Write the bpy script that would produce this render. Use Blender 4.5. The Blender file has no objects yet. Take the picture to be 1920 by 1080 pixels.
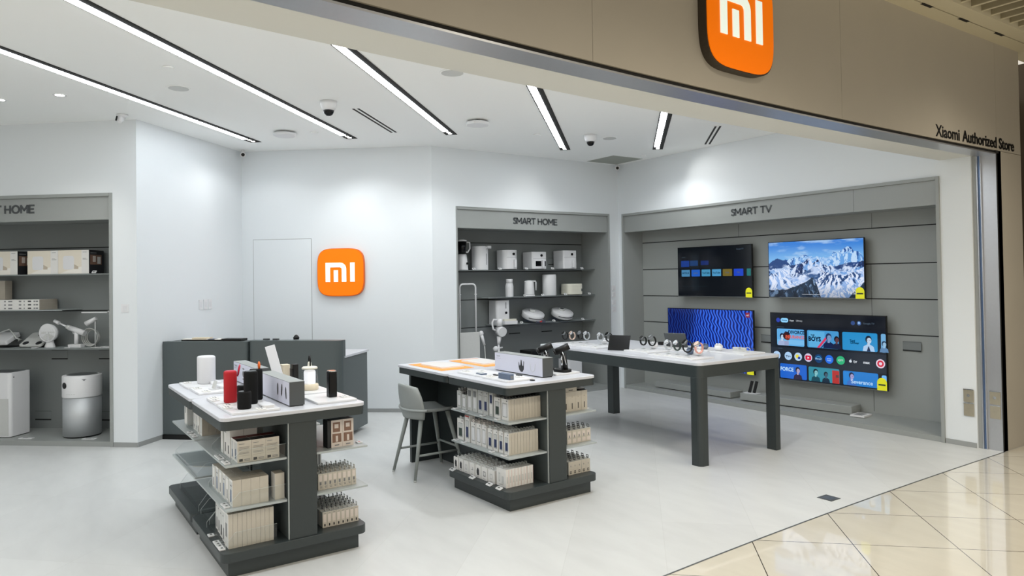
import bpy, math, random
import numpy as np
from mathutils import Vector, Matrix
random.seed(7)
SC = bpy.context.scene
COL = SC.collection
# ---------------------------------------------------------------- camera
CAM_R = Vector((0.55916047, 0.82892916, -0.0146974))
CAM_U = Vector((0.02214629, 0.00278721, 0.99975086))
CAM_F = Vector((-0.8287636, 0.55934665, 0.01679921))
cd = bpy.data.cameras.new('camera'); cam = bpy.data.objects.new('camera', cd); COL.objects.link(cam)
M = Matrix.Identity(4)
for i in range(3):
    M[i][0] = CAM_R[i]; M[i][1] = CAM_U[i]; M[i][2] = -CAM_F[i]
M[0][3], M[1][3], M[2][3] = 0.0, 0.0, 1.70
cam.matrix_world = M
cd.sensor_width = 36.0; cd.lens = 1344.0 / 1920 * 36.0; cd.shift_y = -40.0 / 1920
cd.clip_start = 0.05; cd.clip_end = 60
SC.camera = cam
# ---------------------------------------------------------------- light and exposure
w = bpy.data.worlds.new('world'); SC.world = w; w.use_nodes = True
w.node_tree.nodes['Background'].inputs[0].default_value = (1.0, 0.92, 0.80, 1)
w.node_tree.nodes['Background'].inputs[1].default_value = 0.44
SC.view_settings.view_transform = 'Standard'; SC.view_settings.look = 'None'
SC.view_settings.gamma = 1.0; SC.view_settings.use_curve_mapping = False
SC.cycles.transparent_max_bounces = 24
SC.view_settings.exposure = 0.80
STRIP_E = 13.0        # luminance of the ceiling strips
SPOT_W = 60.0
def spot(name, loc, target, watts, size=1.0, blend=0.6, col=(1, .97, .93), rad=.03):
    l = bpy.data.lights.new(name, 'SPOT'); l.energy = watts; l.spot_size = size; l.spot_blend = blend; l.color = col; l.shadow_soft_size = rad
    o = bpy.data.objects.new(name, l); COL.objects.link(o); o.location = loc
    d = Vector(target) - Vector(loc); o.rotation_euler = d.to_track_quat('-Z', 'Y').to_euler(); return o
# spot lamps at the ends of the ceiling strips, aimed at the walls and at the island tops
spot('spot_lamp', (-7.60, 5.95, 3.41), (-8.25, 5.75, 2.4), 4, 1.5, 1)
spot('spot_lamp', (-6.95, 7.03, 3.41), (-6.1, 7.58, 2.5), 9, 1.7, 1)
spot('spot_lamp', (-9.02, 2.28, 3.41), (-9.0, 1.5, 2.3), 5, 1.3, .9)
spot('spot_lamp', (-8.24, 3.20, 3.41), (-8.95, 3.5, 1.7), 9, 1.2, .9)
spot('spot_lamp', (-7.67, .24, 3.42), (-8.9, .2, 1.3), 26, 1.3, .9)
# the two-lens spot modules at both ends of every strip also shine straight down
for x, y, wt in ((-9.0, 2.3, 5), (-8.2, 3.2, 12), (-7.3, 4.0, 22), (-7.35, 5.8, 12), (-6.80, 6.85, 16), (-3.75, -2.65, 35), (-3.82, -.92, 22), (-3.95, .90, 18), (-4.0, 2.60, 26), (-3.78, 4.14, 50)):
    spot('spot_lamp', (x, y, 3.41), (x - .001, y, 0), wt, 2.35, .5, (.97, .985, 1), .025)
# unseen fill spots added around the viewer to light the fascia and mall floor
for x, y in ((-1.2, 6.6), (-.9, 3.4), (.6, 5.2), (-.2, -1.5)):
    spot('mall_fill_spot', (x, y, 3.98), (x, y, 0), 125, 2.5, .7, (1, .91, .76), .12)

# ---------------------------------------------------------------- materials
def lin(c):
    c = c / 255.0
    return c / 12.92 if c <= 0.04045 else ((c + 0.055) / 1.055) ** 2.4
def rgb(r, g, b): return (lin(r), lin(g), lin(b), 1.0)
def pmat(name, col, rough=.5, metal=0.0, spec=.5, bump=0.0, bscale=200, vary=0.0, vscale=3, coat=0.0, em=None, es=0):
    m = bpy.data.materials.new(name); m.use_nodes = True
    nt = m.node_tree; b = nt.nodes['Principled BSDF']
    b.inputs['Base Color'].default_value = rgb(*col); b.inputs['Roughness'].default_value = rough
    b.inputs['Metallic'].default_value = metal; b.inputs['Specular IOR Level'].default_value = spec
    b.inputs['Coat Weight'].default_value = coat
    tc = nt.nodes.new('ShaderNodeTexCoord')
    if vary:
        n = nt.nodes.new('ShaderNodeTexNoise'); n.inputs['Scale'].default_value = vscale; n.inputs['Detail'].default_value = 5
        nt.links.new(tc.outputs['Object'], n.inputs['Vector'])
        mx = nt.nodes.new('ShaderNodeMixRGB'); mx.blend_type = 'MULTIPLY'
        cr = nt.nodes.new('ShaderNodeMapRange'); cr.inputs['To Min'].default_value = 1 - vary; cr.inputs['To Max'].default_value = 1 + vary
        nt.links.new(n.outputs['Fac'], cr.inputs['Value'])
        cb = nt.nodes.new('ShaderNodeCombineColor')
        for i in range(3): nt.links.new(cr.outputs[0], cb.inputs[i])
        mx.inputs[0].default_value = 1; mx.inputs[1].default_value = rgb(*col); nt.links.new(cb.outputs[0], mx.inputs[2])
        nt.links.new(mx.outputs[0], b.inputs['Base Color'])
    if bump:
        n = nt.nodes.new('ShaderNodeTexNoise'); n.inputs['Scale'].default_value = bscale; n.inputs['Detail'].default_value = 3
        nt.links.new(tc.outputs['Object'], n.inputs['Vector'])
        bp = nt.nodes.new('ShaderNodeBump'); bp.inputs['Strength'].default_value = bump; bp.inputs['Distance'].default_value = .002
        nt.links.new(n.outputs['Fac'], bp.inputs['Height']); nt.links.new(bp.outputs[0], b.inputs['Normal'])
    if em:
        b.inputs['Emission Color'].default_value = rgb(*em); b.inputs['Emission Strength'].default_value = es
    return m
def clear_mat(name, tint=(.93, .96, .96), refl=.10, rough=.0):
    m = bpy.data.materials.new(name); m.use_nodes = True; nt = m.node_tree
    nt.nodes.remove(nt.nodes['Principled BSDF'])
    t = nt.nodes.new('ShaderNodeBsdfTransparent'); t.inputs[0].default_value = (*tint, 1)
    g = nt.nodes.new('ShaderNodeBsdfGlossy'); g.inputs['Roughness'].default_value = rough
    f = nt.nodes.new('ShaderNodeLayerWeight'); f.inputs[0].default_value = .5
    pw = nt.nodes.new('ShaderNodeMath'); pw.operation = 'POWER'; pw.inputs[1].default_value = 4.0; nt.links.new(f.outputs['Facing'], pw.inputs[0])
    a = nt.nodes.new('ShaderNodeMath'); a.operation = 'MULTIPLY_ADD'; a.inputs[1].default_value = .45; a.inputs[2].default_value = refl - .02
    nt.links.new(pw.outputs[0], a.inputs[0])
    mx = nt.nodes.new('ShaderNodeMixShader'); nt.links.new(a.outputs[0], mx.inputs[0]); nt.links.new(t.outputs[0], mx.inputs[1]); nt.links.new(g.outputs[0], mx.inputs[2])
    nt.links.new(mx.outputs[0], nt.nodes['Material Output'].inputs[0]); return m
def emit_mat(name, col, s):
    m = bpy.data.materials.new(name); m.use_nodes = True; nt = m.node_tree
    nt.nodes.remove(nt.nodes['Principled BSDF']); e = nt.nodes.new('ShaderNodeEmission')
    e.inputs[0].default_value = rgb(*col); e.inputs[1].default_value = s
    nt.links.new(e.outputs[0], nt.nodes['Material Output'].inputs[0]); return m
def vcol_mat(name, s, rough=.12):
    m = bpy.data.materials.new(name); m.use_nodes = True; nt = m.node_tree; b = nt.nodes['Principled BSDF']
    b.inputs['Base Color'].default_value = (.004, .004, .005, 1); b.inputs['Roughness'].default_value = rough
    a = nt.nodes.new('ShaderNodeVertexColor'); a.layer_name = 'Col'
    nt.links.new(a.outputs[0], b.inputs['Emission Color']); b.inputs['Emission Strength'].default_value = s; return m
def print_mat(name):      # printed card: colour attribute as base colour
    m = bpy.data.materials.new(name); m.use_nodes = True; nt = m.node_tree; b = nt.nodes['Principled BSDF']
    a = nt.nodes.new('ShaderNodeVertexColor'); a.layer_name = 'Col'; b.inputs['Roughness'].default_value = .35
    nt.links.new(a.outputs[0], b.inputs['Base Color']); return m
def brick_floor(name, col, grout, bw, rh, mortar, rot, loc, rough, vary, bump=.2, coat=0, offset=0.0):
    m = bpy.data.materials.new(name); m.use_nodes = True; nt = m.node_tree; b = nt.nodes['Principled BSDF']
    tc = nt.nodes.new('ShaderNodeTexCoord'); mp = nt.nodes.new('ShaderNodeMapping')
    mp.inputs['Rotation'].default_value = (0, 0, rot); mp.inputs['Location'].default_value = (loc[0], loc[1], 0)
    nt.links.new(tc.outputs['Object'], mp.inputs['Vector'])
    br = nt.nodes.new('ShaderNodeTexBrick'); br.offset = offset; br.squash = 1
    br.inputs['Scale'].default_value = 1; br.inputs['Brick Width'].default_value = bw; br.inputs['Row Height'].default_value = rh
    br.inputs['Mortar Size'].default_value = mortar; br.inputs['Mortar Smooth'].default_value = .05; br.inputs['Bias'].default_value = 0
    c = rgb(*col); d = tuple(x * (1 - vary) for x in c[:3]) + (1,)
    br.inputs['Color1'].default_value = c; br.inputs['Color2'].default_value = d; br.inputs['Mortar'].default_value = rgb(*grout)
    nt.links.new(mp.outputs[0], br.inputs['Vector'])
    ms = nt.nodes.new('ShaderNodeMapping'); ms.inputs['Rotation'].default_value = (0, 0, rot); ms.inputs['Scale'].default_value = (1, 3.5, 1)
    nt.links.new(tc.outputs['Object'], ms.inputs['Vector'])
    n = nt.nodes.new('ShaderNodeTexNoise'); n.inputs['Scale'].default_value = 2.2; n.inputs['Detail'].default_value = 7; nt.links.new(ms.outputs[0], n.inputs['Vector'])
    mr = nt.nodes.new('ShaderNodeMapRange'); mr.inputs['From Min'].default_value = .3; mr.inputs['From Max'].default_value = .7
    mr.inputs['To Min'].default_value = 1 - vary; mr.inputs['To Max'].default_value = 1 + vary * .5; nt.links.new(n.outputs['Fac'], mr.inputs['Value'])
    cb = nt.nodes.new('ShaderNodeCombineColor')
    for i in range(3): nt.links.new(mr.outputs[0], cb.inputs[i])
    mx = nt.nodes.new('ShaderNodeMixRGB'); mx.blend_type = 'MULTIPLY'; mx.inputs[0].default_value = 1
    nt.links.new(br.outputs['Color'], mx.inputs[1]); nt.links.new(cb.outputs[0], mx.inputs[2]); nt.links.new(mx.outputs[0], b.inputs['Base Color'])
    b.inputs['Roughness'].default_value = rough; b.inputs['Coat Weight'].default_value = coat; b.inputs['Coat Roughness'].default_value = .02
    return m
MT = dict(
    wall=pmat('wall_paint', (222, 227, 230), .55, bump=.03, bscale=260, spec=.3),
    ceil=pmat('ceiling_paint', (246, 248, 247), .8, spec=.2),
    soffit=pmat('soffit_paint', (212, 213, 208), .8, spec=.2),
    fascia=pmat('fascia_laminate', (170, 164, 152), .42, vary=.05, vscale=2, spec=.35),
    malltrim=pmat('mall_trim_paint', (200, 192, 166), .6),
    louvre=pmat('mall_louvre_shaded', (150, 141, 114), .6), louvtop=pmat('mall_void_shaded', (96, 88, 68), .8),  # slat faces and void darkened: shade between the louvres put into the colour
    darkgap=pmat('dark_gap', (18, 17, 15), .8),
    mallwall=pmat('mall_far_wall', (70, 58, 40), .4, vary=.3, vscale=1.5),
    steel=pmat('brushed_steel', (190, 192, 196), .33, metal=.85, vary=.04, vscale=40),
    steeldk=pmat('grey_metal_track', (120, 124, 126), .3, metal=.7),
    glassedge=pmat('blue_glass_edge', (96, 120, 158), .15, metal=.3),
    plate=pmat('socket_plate_nickel', (188, 180, 160), .28, metal=.75, vary=.15, vscale=20),
    base=pmat('grey_skirting', (150, 153, 152), .45),
    unit=pmat('grey_unit_laminate', (150, 154, 152), .4, bump=.03, bscale=400),
    unitback=pmat('grey_back_panel', (126, 131, 131), .42), tvback_lit=pmat('grey_back_panel_lit', (158, 162, 159), .42),  # TV back is the same laminate, lightened to carry the light falling on it
    groove=pmat('panel_groove', (22, 26, 27), .8),
    letter=pmat('dark_grey_letter', (74, 78, 80), .5),
    black=pmat('black_plastic', (12, 13, 14), .4, spec=.35),
    blackgl=pmat('black_gloss', (6, 7, 9), .18, spec=.3),
    darkred=pmat('dark_red_print', (120, 44, 40), .6), blackfab=pmat('black_speaker_fabric', (9, 10, 11), .75, spec=.25, bump=.5, bscale=900),
    redfab=pmat('red_speaker_fabric', (176, 4, 22), .65, bump=.4, bscale=900),
    red=pmat('red_strap', (190, 20, 60), .5),
    orange=pmat('orange_strap', (240, 110, 30), .5),
    graph=pmat('graphite_laminate', (47, 54, 55), .38, bump=.02, bscale=500),
    graphlt=pmat('graphite_light', (78, 86, 87), .4),
    topwhite=pmat('white_counter_top', (200, 202, 208), .3, vary=.03, vscale=18),
    topedge=pmat('counter_edge_beige', (188, 184, 176), .5),
    shelf=pmat('light_grey_shelf_metal', (170, 177, 177), .35, metal=.2),
    white=pmat('white_plastic', (222, 223, 225), .3),
    whitem=pmat('white_matt_plastic', (216, 217, 220), .6),
    cream=pmat('cream_plastic', (226, 214, 190), .5),
    offw=pmat('warm_white_plastic', (224, 222, 208), .4),
    card=pmat('white_carton', (226, 225, 222), .5, vary=.03, vscale=30),
    cardg=pmat('pale_grey_carton', (198, 200, 198), .5, vary=.04, vscale=30),
    kraft=pmat('beige_carton', (194, 188, 176), .6, vary=.07, vscale=25),
    kraftd=pmat('beige_carton_dark', (170, 163, 150), .6, vary=.08, vscale=25),  # darker beige for carton tops, some sides and print lines
    ink=pmat('grey_print', (120, 122, 124), .5),
    inkd=pmat('dark_print', (34, 36, 40), .5),
    navy=pmat('navy_print', (30, 44, 88), .4),
    green=pmat('green_print', (44, 60, 52), .5),
    redink=pmat('red_print', (196, 62, 56), .5),
    brown=pmat('brown_photo_print', (128, 98, 82), .5, vary=.3, vscale=40),
    skin=pmat('pale_print', (214, 204, 196), .5),
    silver=pmat('silver_mesh', (196, 200, 203), .5, metal=.6, bump=.5, bscale=300),
    chrome=pmat('chrome', (210, 212, 214), .15, metal=1),
    greymat=pmat('grey_stool_shell', (152, 157, 155), .5),
    greyleg=pmat('grey_stool_wood', (146, 152, 149), .5, bump=.1, bscale=90),
    oranged=pmat('orange_card_mat', (238, 152, 62), .6),
    photobg=pmat('photo_background_print', (226, 219, 204), .5), photosh=pmat('photo_shadow_print', (186, 174, 156), .5),
    paper=pmat('white_paper', (236, 233, 226), .7),
    blueb=pmat('blue_grey_plastic', (92, 106, 128), .4),
    pink=pmat('rose_gold', (226, 170, 158), .35, metal=.3),
    gold=pmat('pale_gold', (222, 196, 180), .3, metal=.5),
    sign=pmat('orange_sign_face', (244, 112, 0), .5, spec=.2, em=(255, 130, 0), es=.2),
    signw=pmat('white_sign_letter', (240, 248, 240), .35, em=(235, 250, 240), es=.3),
    signside=pmat('dark_sign_side', (50, 42, 30), .5),
    signo=pmat('orange_sign_side', (214, 96, 10), .5),
    lamp=emit_mat('strip_diffuser', (244, 250, 255), STRIP_E),
    lampspot=emit_mat('spot_lens', (255, 253, 248), 6),
    acrylic=clear_mat('clear_acrylic', (.98, .988, .988), .05), glass=clear_mat('clear_glass', (.97, .98, .98), .06),
    acredge=pmat('acrylic_edge_highlight', (206, 214, 214), .2),
    yellow=pmat('yellow_label', (226, 224, 30), .5, em=(226, 226, 40), es=.15),
    lantern=pmat('lantern_diffuser', (240, 240, 244), .4, em=(240, 240, 248), es=.25),
    pic=vcol_mat('screen_picture', .58), picdim=vcol_mat('screen_picture_dim', 0.55), prt=print_mat('printed_card'),
    uitext=emit_mat('screen_text_white', (225, 232, 240), .5), uidark=emit_mat('screen_text_dark', (8, 22, 60), .3),
    uired=emit_mat('screen_text_red', (240, 96, 70), .5), uiblue=emit_mat('screen_text_blue', (190, 225, 255), .55),
    uidim=emit_mat('screen_text_dim', (110, 130, 150), .3),
)
MT['floor'] = brick_floor('store_floor_tile', (203, 205, 204), (192, 194, 192), 1.2, .6, .0018, math.radians(43.8), (.3, -.15), .38, .055)
MT['mallfloor'] = brick_floor('mall_floor_tile', (220, 214, 198), (60, 52, 42), .613, .613, .003, math.radians(43.5), (-.083, -.115), .16, .05, coat=1.0)

# ---------------------------------------------------------------- mesh helpers
class MB:
    def __init__(s): s.v = []; s.f = []; s.m = []; s.s = []; s.c = []; s.X = Matrix.Identity(4); s.hascol = False
    def add(s, vs, fs, mi=0, sm=False, col=None):
        n = len(s.v); s.v += [tuple(s.X @ Vector(v)) for v in vs]
        for f in fs:
            s.f.append(tuple(i + n for i in f)); s.m.append(mi); s.s.append(sm); s.c.append(col)
        if col is not None: s.hascol = True
        return s
    def box(s, x0, y0, z0, x1, y1, z1, mi=0, col=None):
        if x0 > x1: x0, x1 = x1, x0
        if y0 > y1: y0, y1 = y1, y0
        if z0 > z1: z0, z1 = z1, z0
        vs = [(x0, y0, z0), (x1, y0, z0), (x1, y1, z0), (x0, y1, z0), (x0, y0, z1), (x1, y0, z1), (x1, y1, z1), (x0, y1, z1)]
        return s.add(vs, [(0, 3, 2, 1), (4, 5, 6, 7), (0, 1, 5, 4), (1, 2, 6, 5), (2, 3, 7, 6), (3, 0, 4, 7)], mi, False, col)
    def prism(s, poly, z0, z1, mi=0, sm=False, mtop=None):
        n = len(poly)
        a = sum(poly[i][0] * poly[(i + 1) % n][1] - poly[(i + 1) % n][0] * poly[i][1] for i in range(n))
        if a < 0: poly = list(poly)[::-1]
        vs = [(x, y, z0) for x, y in poly] + [(x, y, z1) for x, y in poly]
        s.add(vs, [tuple(range(n))[::-1]], mi); k = len(s.v) - 2 * n
        s.f.append(tuple(range(k + n, k + 2 * n))); s.m.append(mi if mtop is None else mtop); s.s.append(False); s.c.append(None)
        for i in range(n):
            j = (i + 1) % n; s.f.append((k + i, k + j, k + n + j, k + n + i)); s.m.append(mi); s.s.append(sm); s.c.append(None)
        return s
    def rbox(s, x0, y0, z0, x1, y1, z1, r, mi=0, seg=5, corners=(1, 1, 1, 1), mtop=None):
        return s.prism(rrect(x0, y0, x1, y1, r, seg, corners), z0, z1, mi, False, mtop)
    def lathe(s, prof, c=(0, 0, 0), mi=0, n=28, sm=True, sx=1, sy=1, cap=True):
        k = len(prof); vs = []
        for i in range(n):
            a = 2 * math.pi * i / n
            for r, z in prof: vs.append((c[0] + r * math.cos(a) * sx, c[1] + r * math.sin(a) * sy, c[2] + z))
        fs = []
        for i in range(n):
            j = (i + 1) % n
            for q in range(k - 1): fs.append((i * k + q, j * k + q, j * k + q + 1, i * k + q + 1))
        s.add(vs, fs, mi, sm)
        if cap:
            b = len(s.v) - n * k
            for q, rev in ((0, True), (k - 1, False)):
                if prof[q][0] > 1e-5:
                    f = [b + i * k + q for i in range(n)]
                    if rev: f = f[::-1]
                    s.f.append(tuple(f)); s.m.append(mi); s.s.append(False); s.c.append(None)
        return s
    def cyl(s, p0, p1, r0, r1=None, mi=0, n=16, sm=True):
        r1 = r0 if r1 is None else r1
        p0 = Vector(p0); p1 = Vector(p1); d = (p1 - p0).normalized()
        u = d.orthogonal().normalized(); v = d.cross(u)
        vs = []
        for p, r in ((p0, r0), (p1, r1)):
            for i in range(n):
                a = 2 * math.pi * i / n; vs.append(tuple(p + u * math.cos(a) * r + v * math.sin(a) * r))
        s.add(vs, [(i, (i + 1) % n, n + (i + 1) % n, n + i) for i in range(n)], mi, sm)
        b = len(s.v) - 2 * n
        s.f.append(tuple(b + i for i in range(n))[::-1]); s.f.append(tuple(b + n + i for i in range(n)))
        s.m += [mi, mi]; s.s += [False, False]; s.c += [None, None]; return s
    def tube(s, pts, r, mi=0, n=8, closed=False):
        pts = [Vector(p) for p in pts]; N = len(pts); vs = []; up = None
        for i, p in enumerate(pts):
            if closed: d = (pts[(i + 1) % N] - pts[i - 1]).normalized()
            else: d = (pts[min(i + 1, N - 1)] - pts[max(i - 1, 0)]).normalized()
            if up is None: up = d.orthogonal().normalized()
            up = (up - d * up.dot(d)).normalized(); v = d.cross(up)
            for k in range(n):
                a = 2 * math.pi * k / n; vs.append(tuple(p + up * math.cos(a) * r + v * math.sin(a) * r))
        fs = []
        for i in range(N if closed else N - 1):
            j = (i + 1) % N
            for k in range(n): fs.append((i * n + k, i * n + (k + 1) % n, j * n + (k + 1) % n, j * n + k))
        if not closed: fs += [tuple(range(n))[::-1], tuple((N - 1) * n + k for k in range(n))]
        return s.add(vs, fs, mi, True)
    def ell(s, c, rx, ry, rz, mi=0, n=20, k=10):
        prof = [(math.cos(t), math.sin(t)) for t in [(-.5 + i / k) * math.pi for i in range(k + 1)]]
        vs = []; m = k + 1
        for i in range(n):
            a = 2 * math.pi * i / n
            for r, z in prof: vs.append((c[0] + rx * r * math.cos(a), c[1] + ry * r * math.sin(a), c[2] + rz * z))
        fs = [(i * m + q, ((i + 1) % n) * m + q, ((i + 1) % n) * m + q + 1, i * m + q + 1) for i in range(n) for q in range(k)]
        return s.add(vs, fs, mi, True)
    def poly3(s, pts, mi=0, col=None): return s.add(pts, [tuple(range(len(pts)))], mi, False, col)
    def grid(s, fn, nu, nv, th, mi=0):    # thick shell of fn(u,v)->(point, normal)
        vs = []
        for side in (0, 1):
            for i in range(nu + 1):
                for j in range(nv + 1):
                    p, nn = fn(i / nu, j / nv); vs.append(tuple(Vector(p) + Vector(nn) * (th * (side - .5))))
        S = (nu + 1) * (nv + 1); W = nv + 1; fs = []
        for i in range(nu):
            for j in range(nv):
                a, b, c, d = i * W + j, (i + 1) * W + j, (i + 1) * W + j + 1, i * W + j + 1
                fs += [(a, b, c, d), (S + d, S + c, S + b, S + a)]
        for i in range(nu):
            for j in (0, nv):
                a, b = i * W + j, (i + 1) * W + j; fs.append((b, a, S + a, S + b) if j == 0 else (a, b, S + b, S + a))
        for j in range(nv):
            for i in (0, nu):
                a, b = i * W + j, i * W + j + 1; fs.append((a, b, S + b, S + a) if i == 0 else (b, a, S + a, S + b))
        return s.add(vs, fs, mi, True)
    def build(s, name, mats, parent=None, loc=None, rz=0, bevel=0, seg=2, smooth=None):
        me = bpy.data.meshes.new(name); me.from_pydata(s.v, [], s.f)
        if not isinstance(mats, (list, tuple)): mats = [mats]
        for m in mats: me.materials.append(MT[m] if isinstance(m, str) else m)
        me.polygons.foreach_set('material_index', s.m); me.polygons.foreach_set('use_smooth', s.s)
        if s.hascol:
            ca = me.color_attributes.new('Col', 'FLOAT_COLOR', 'CORNER'); arr = []
            for f, c in zip(s.f, s.c):
                c = (1, 1, 1, 1) if c is None else c
                arr += list(c) * len(f)
            ca.data.foreach_set('color', arr)
        me.update()
        o = bpy.data.objects.new(name, me); COL.objects.link(o)
        if parent is not None: o.parent = parent
        if loc is not None: o.location = loc
        o.rotation_euler = (0, 0, rz)
        if bevel:
            b = o.modifiers.new('bevel', 'BEVEL'); b.width = bevel; b.segments = seg; b.limit_method = 'ANGLE'; b.angle_limit = math.radians(40); b.harden_normals = False
        return o
def rrect(x0, y0, x1, y1, r, seg=5, corners=(1, 1, 1, 1)):
    pts = []
    for (cx, cy, a0, k, c) in ((x1 - r, y1 - r, 0, 0, (x1, y1)), (x0 + r, y1 - r, 90, 1, (x0, y1)), (x0 + r, y0 + r, 180, 2, (x0, y0)), (x1 - r, y0 + r, 270, 3, (x1, y0))):
        if corners[k] and r > 0:
            for i in range(seg + 1):
                a = math.radians(a0 + 90 * i / seg); pts.append((cx + r * math.cos(a), cy + r * math.sin(a)))
        else: pts.append(c)
    return pts
def tag(o, label=None, cat=None, group=None, kind=None):
    if label: o['label'] = label
    if cat: o['category'] = cat
    if group: o['group'] = group
    if kind: o['kind'] = kind
    return o
def thing(name, label, cat, loc=(0, 0, 0), rz=0, group=None):
    o = bpy.data.objects.new(name, None); COL.objects.link(o); o.location = loc; o.rotation_euler = (0, 0, rz); o.empty_display_size = .05
    return tag(o, label, cat, group)
KIDS = {}
def dup(o, loc=None, rz=None, label=None, group=None, parent=None):
    c = o.copy(); COL.objects.link(c); c.parent = parent
    if loc is not None: c.location = loc
    if rz is not None: c.rotation_euler = (0, 0, rz)
    if label: c['label'] = label
    if group: c['group'] = group
    for ch in list(o.children):
        d = ch.copy(); COL.objects.link(d); d.parent = c
        for g in list(ch.children):
            e = g.copy(); COL.objects.link(e); e.parent = d
    return c
def text(name, s, size, mat, parent, loc, rot, ext=.0, bold=0.0, align='CENTER', sx=1.0, space=1.0):
    c = bpy.data.curves.new(name, 'FONT'); c.body = s; c.size = size; c.extrude = ext; c.offset = bold; c.align_x = align; c.align_y = 'CENTER'
    c.space_character = space; c.resolution_u = 3; c.materials.append(MT[mat])
    tmp = bpy.data.objects.new(name, c)
    me = bpy.data.meshes.new_from_object(tmp); bpy.data.objects.remove(tmp); me.name = name
    o = bpy.data.objects.new(name, me); COL.objects.link(o); o.parent = parent; o.location = loc; o.rotation_euler = rot; o.scale = (sx, 1, 1); return o
def frame2(ox, oy, rz):
    c, s_ = math.cos(rz), math.sin(rz)
    return lambda x, y, z=0: (ox + c * x - s_ * y, oy + s_ * x + c * y, z)
def wall(name, p0, p1, z0, z1, th, mat, holes=()):   # wall from p0 to p1, thickness th to the left of the direction; holes (s0,s1,z0,z1)
    d = Vector((p1[0] - p0[0], p1[1] - p0[1])); L = d.length; rz = math.atan2(d.y, d.x)
    m = MB(); ss = sorted({0, L, *[h[0] for h in holes], *[h[1] for h in holes]}); zz = sorted({z0, z1, *[h[2] for h in holes], *[h[3] for h in holes]})
    zz = [z for z in zz if z0 <= z <= z1]
    for i in range(len(ss) - 1):
        for j in range(len(zz) - 1):
            cs, cz = (ss[i] + ss[i + 1]) / 2, (zz[j] + zz[j + 1]) / 2
            if any(h[0] < cs < h[1] and h[2] < cz < h[3] for h in holes): continue
            m.box(ss[i], 0, zz[j], ss[i + 1], th, zz[j + 1])
    o = m.build(name, mat, None, (p0[0], p0[1], 0), rz); return tag(o, kind='structure')
# ================================================================ the room
H = 3.432; ZF = 2.823
def fx(y): return -3.041 + (0.0021 * max(0, 7.6 - y) ** 2.6 if y > -1 else 0.0021 * 8.6 ** 2.6)
ys = [-3.0 + i * .53 for i in range(21)]; ys = [y for y in ys if y < 7.6] + [7.62]
wl = (-.652, -.758)                     # direction of the left wall away from the corner
A = (-8.42, .942); B = (-9.847, 2.345); C_ = (-8.222, 4.316); D = (-8.262, 7.578)
Lf = (A[0] + wl[0] * 3.6, A[1] + wl[1] * 3.6)
# floor slabs
m = MB(); m.prism([(fx(y) - .0, y) for y in ys] + [(-3.041, 8.9), (-9.9, 8.9), (-12.2, 5), (-12.2, -4), (fx(-3), -4)], -.12, 0)
tag(m.build('floor', 'floor'), kind='structure')
m = MB(); m.prism([(fx(y) + .004, y) for y in ys] + [(-3.037, 10.6), (4.5, 10.6), (4.5, -4), (fx(-3) + .004, -4)], -.12, -.0005)
tag(m.build('floor_mall', 'mallfloor'), kind='structure')
m = MB()
for i in range(len(ys) - 1):
    a, b = ys[i], ys[i + 1]
    m.poly3([(fx(a) - .006, a, .0006), (fx(a) + .006, a, .0006), (fx(b) + .006, b, .0006), (fx(b) - .006, b, .0006)])
tag(m.build('trim_1', 'letter'), kind='structure')
# ceiling
m = MB(); m.prism([(fx(y) - .3, y) for y in ys] + [(-3.3, 8.9), (-9.9, 8.9), (-12.2, 5), (-12.2, -4), (fx(-3) - .3, -4)], H, H + .1)
tag(m.build('ceiling', 'ceil'), kind='structure')
# walls (thickness goes to the left of the drawn direction = outside)
wall('wall_left', Lf, A, 0, H, -.1, 'wall', [(3.6 - 3.30, 3.6 - .273, 0, 2.668)]) if False else None
wall('wall_left', A, Lf, 0, H, -.1, 'wall', [(.273, 3.40, -.01, 2.668)])
wall('wall_back_left', B, A, 0, H, -.1, 'wall')
wall('wall_back', C_, B, 0, H, -.1, 'wall')
wall('wall_centre', D, C_, 0, H, -.1, 'wall', [(D[1] - 7.372, D[1] - 4.669, -.01, 2.668)])
wall('wall_right', D, (-3.255, 7.585), 0, H, .1, 'wall', [(-8.183 - D[0], -3.546 - D[0], -.01, 2.668)])
wall('wall_side', (Lf[0] - .08, Lf[1]), (Lf[0] + 3.0, Lf[1] - 1.6), 0, H, -.1, 'wall')
# skirtings
def skirt(name, p0, p1, s0, s1, h=.048, off=.006, mat='base'):
    d = Vector((p1[0] - p0[0], p1[1] - p0[1])); rz = math.atan2(d.y, d.x); L = d.length
    mm = MB(); mm.box(s0, -off, 0, L if s1 is None else s1, .004, h)
    tag(mm.build(name, mat, None, (p0[0], p0[1], 0), rz), kind='structure')
skirt('baseboard_left', (A[0] + wl[0] * .268, A[1] + wl[1] * .268), A, 0, None)
skirt('baseboard_back_left', A, B, .004, None)
skirt('baseboard_back', B, C_, 0, None)
skirt('baseboard_centre', C_, (-8.2265, 4.66), 0, None)
skirt('baseboard_right', (-3.54, 7.578), (-3.262, 7.578), 0, None)
# flush door in the back wall
dB = Vector((C_[0] - B[0], C_[1] - B[1])).normalized(); rzB = math.atan2(dB.y, dB.x)
m = MB(); m.box(.151, -.0015, .05, .948, .003, 2.266, 1); m.box(.157, -.0035, .05, .942, .002, 2.260, 0)
tag(m.build('door_1', ['wall', 'base'], None, (B[0], B[1], 0), rzB), kind='structure')
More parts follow.
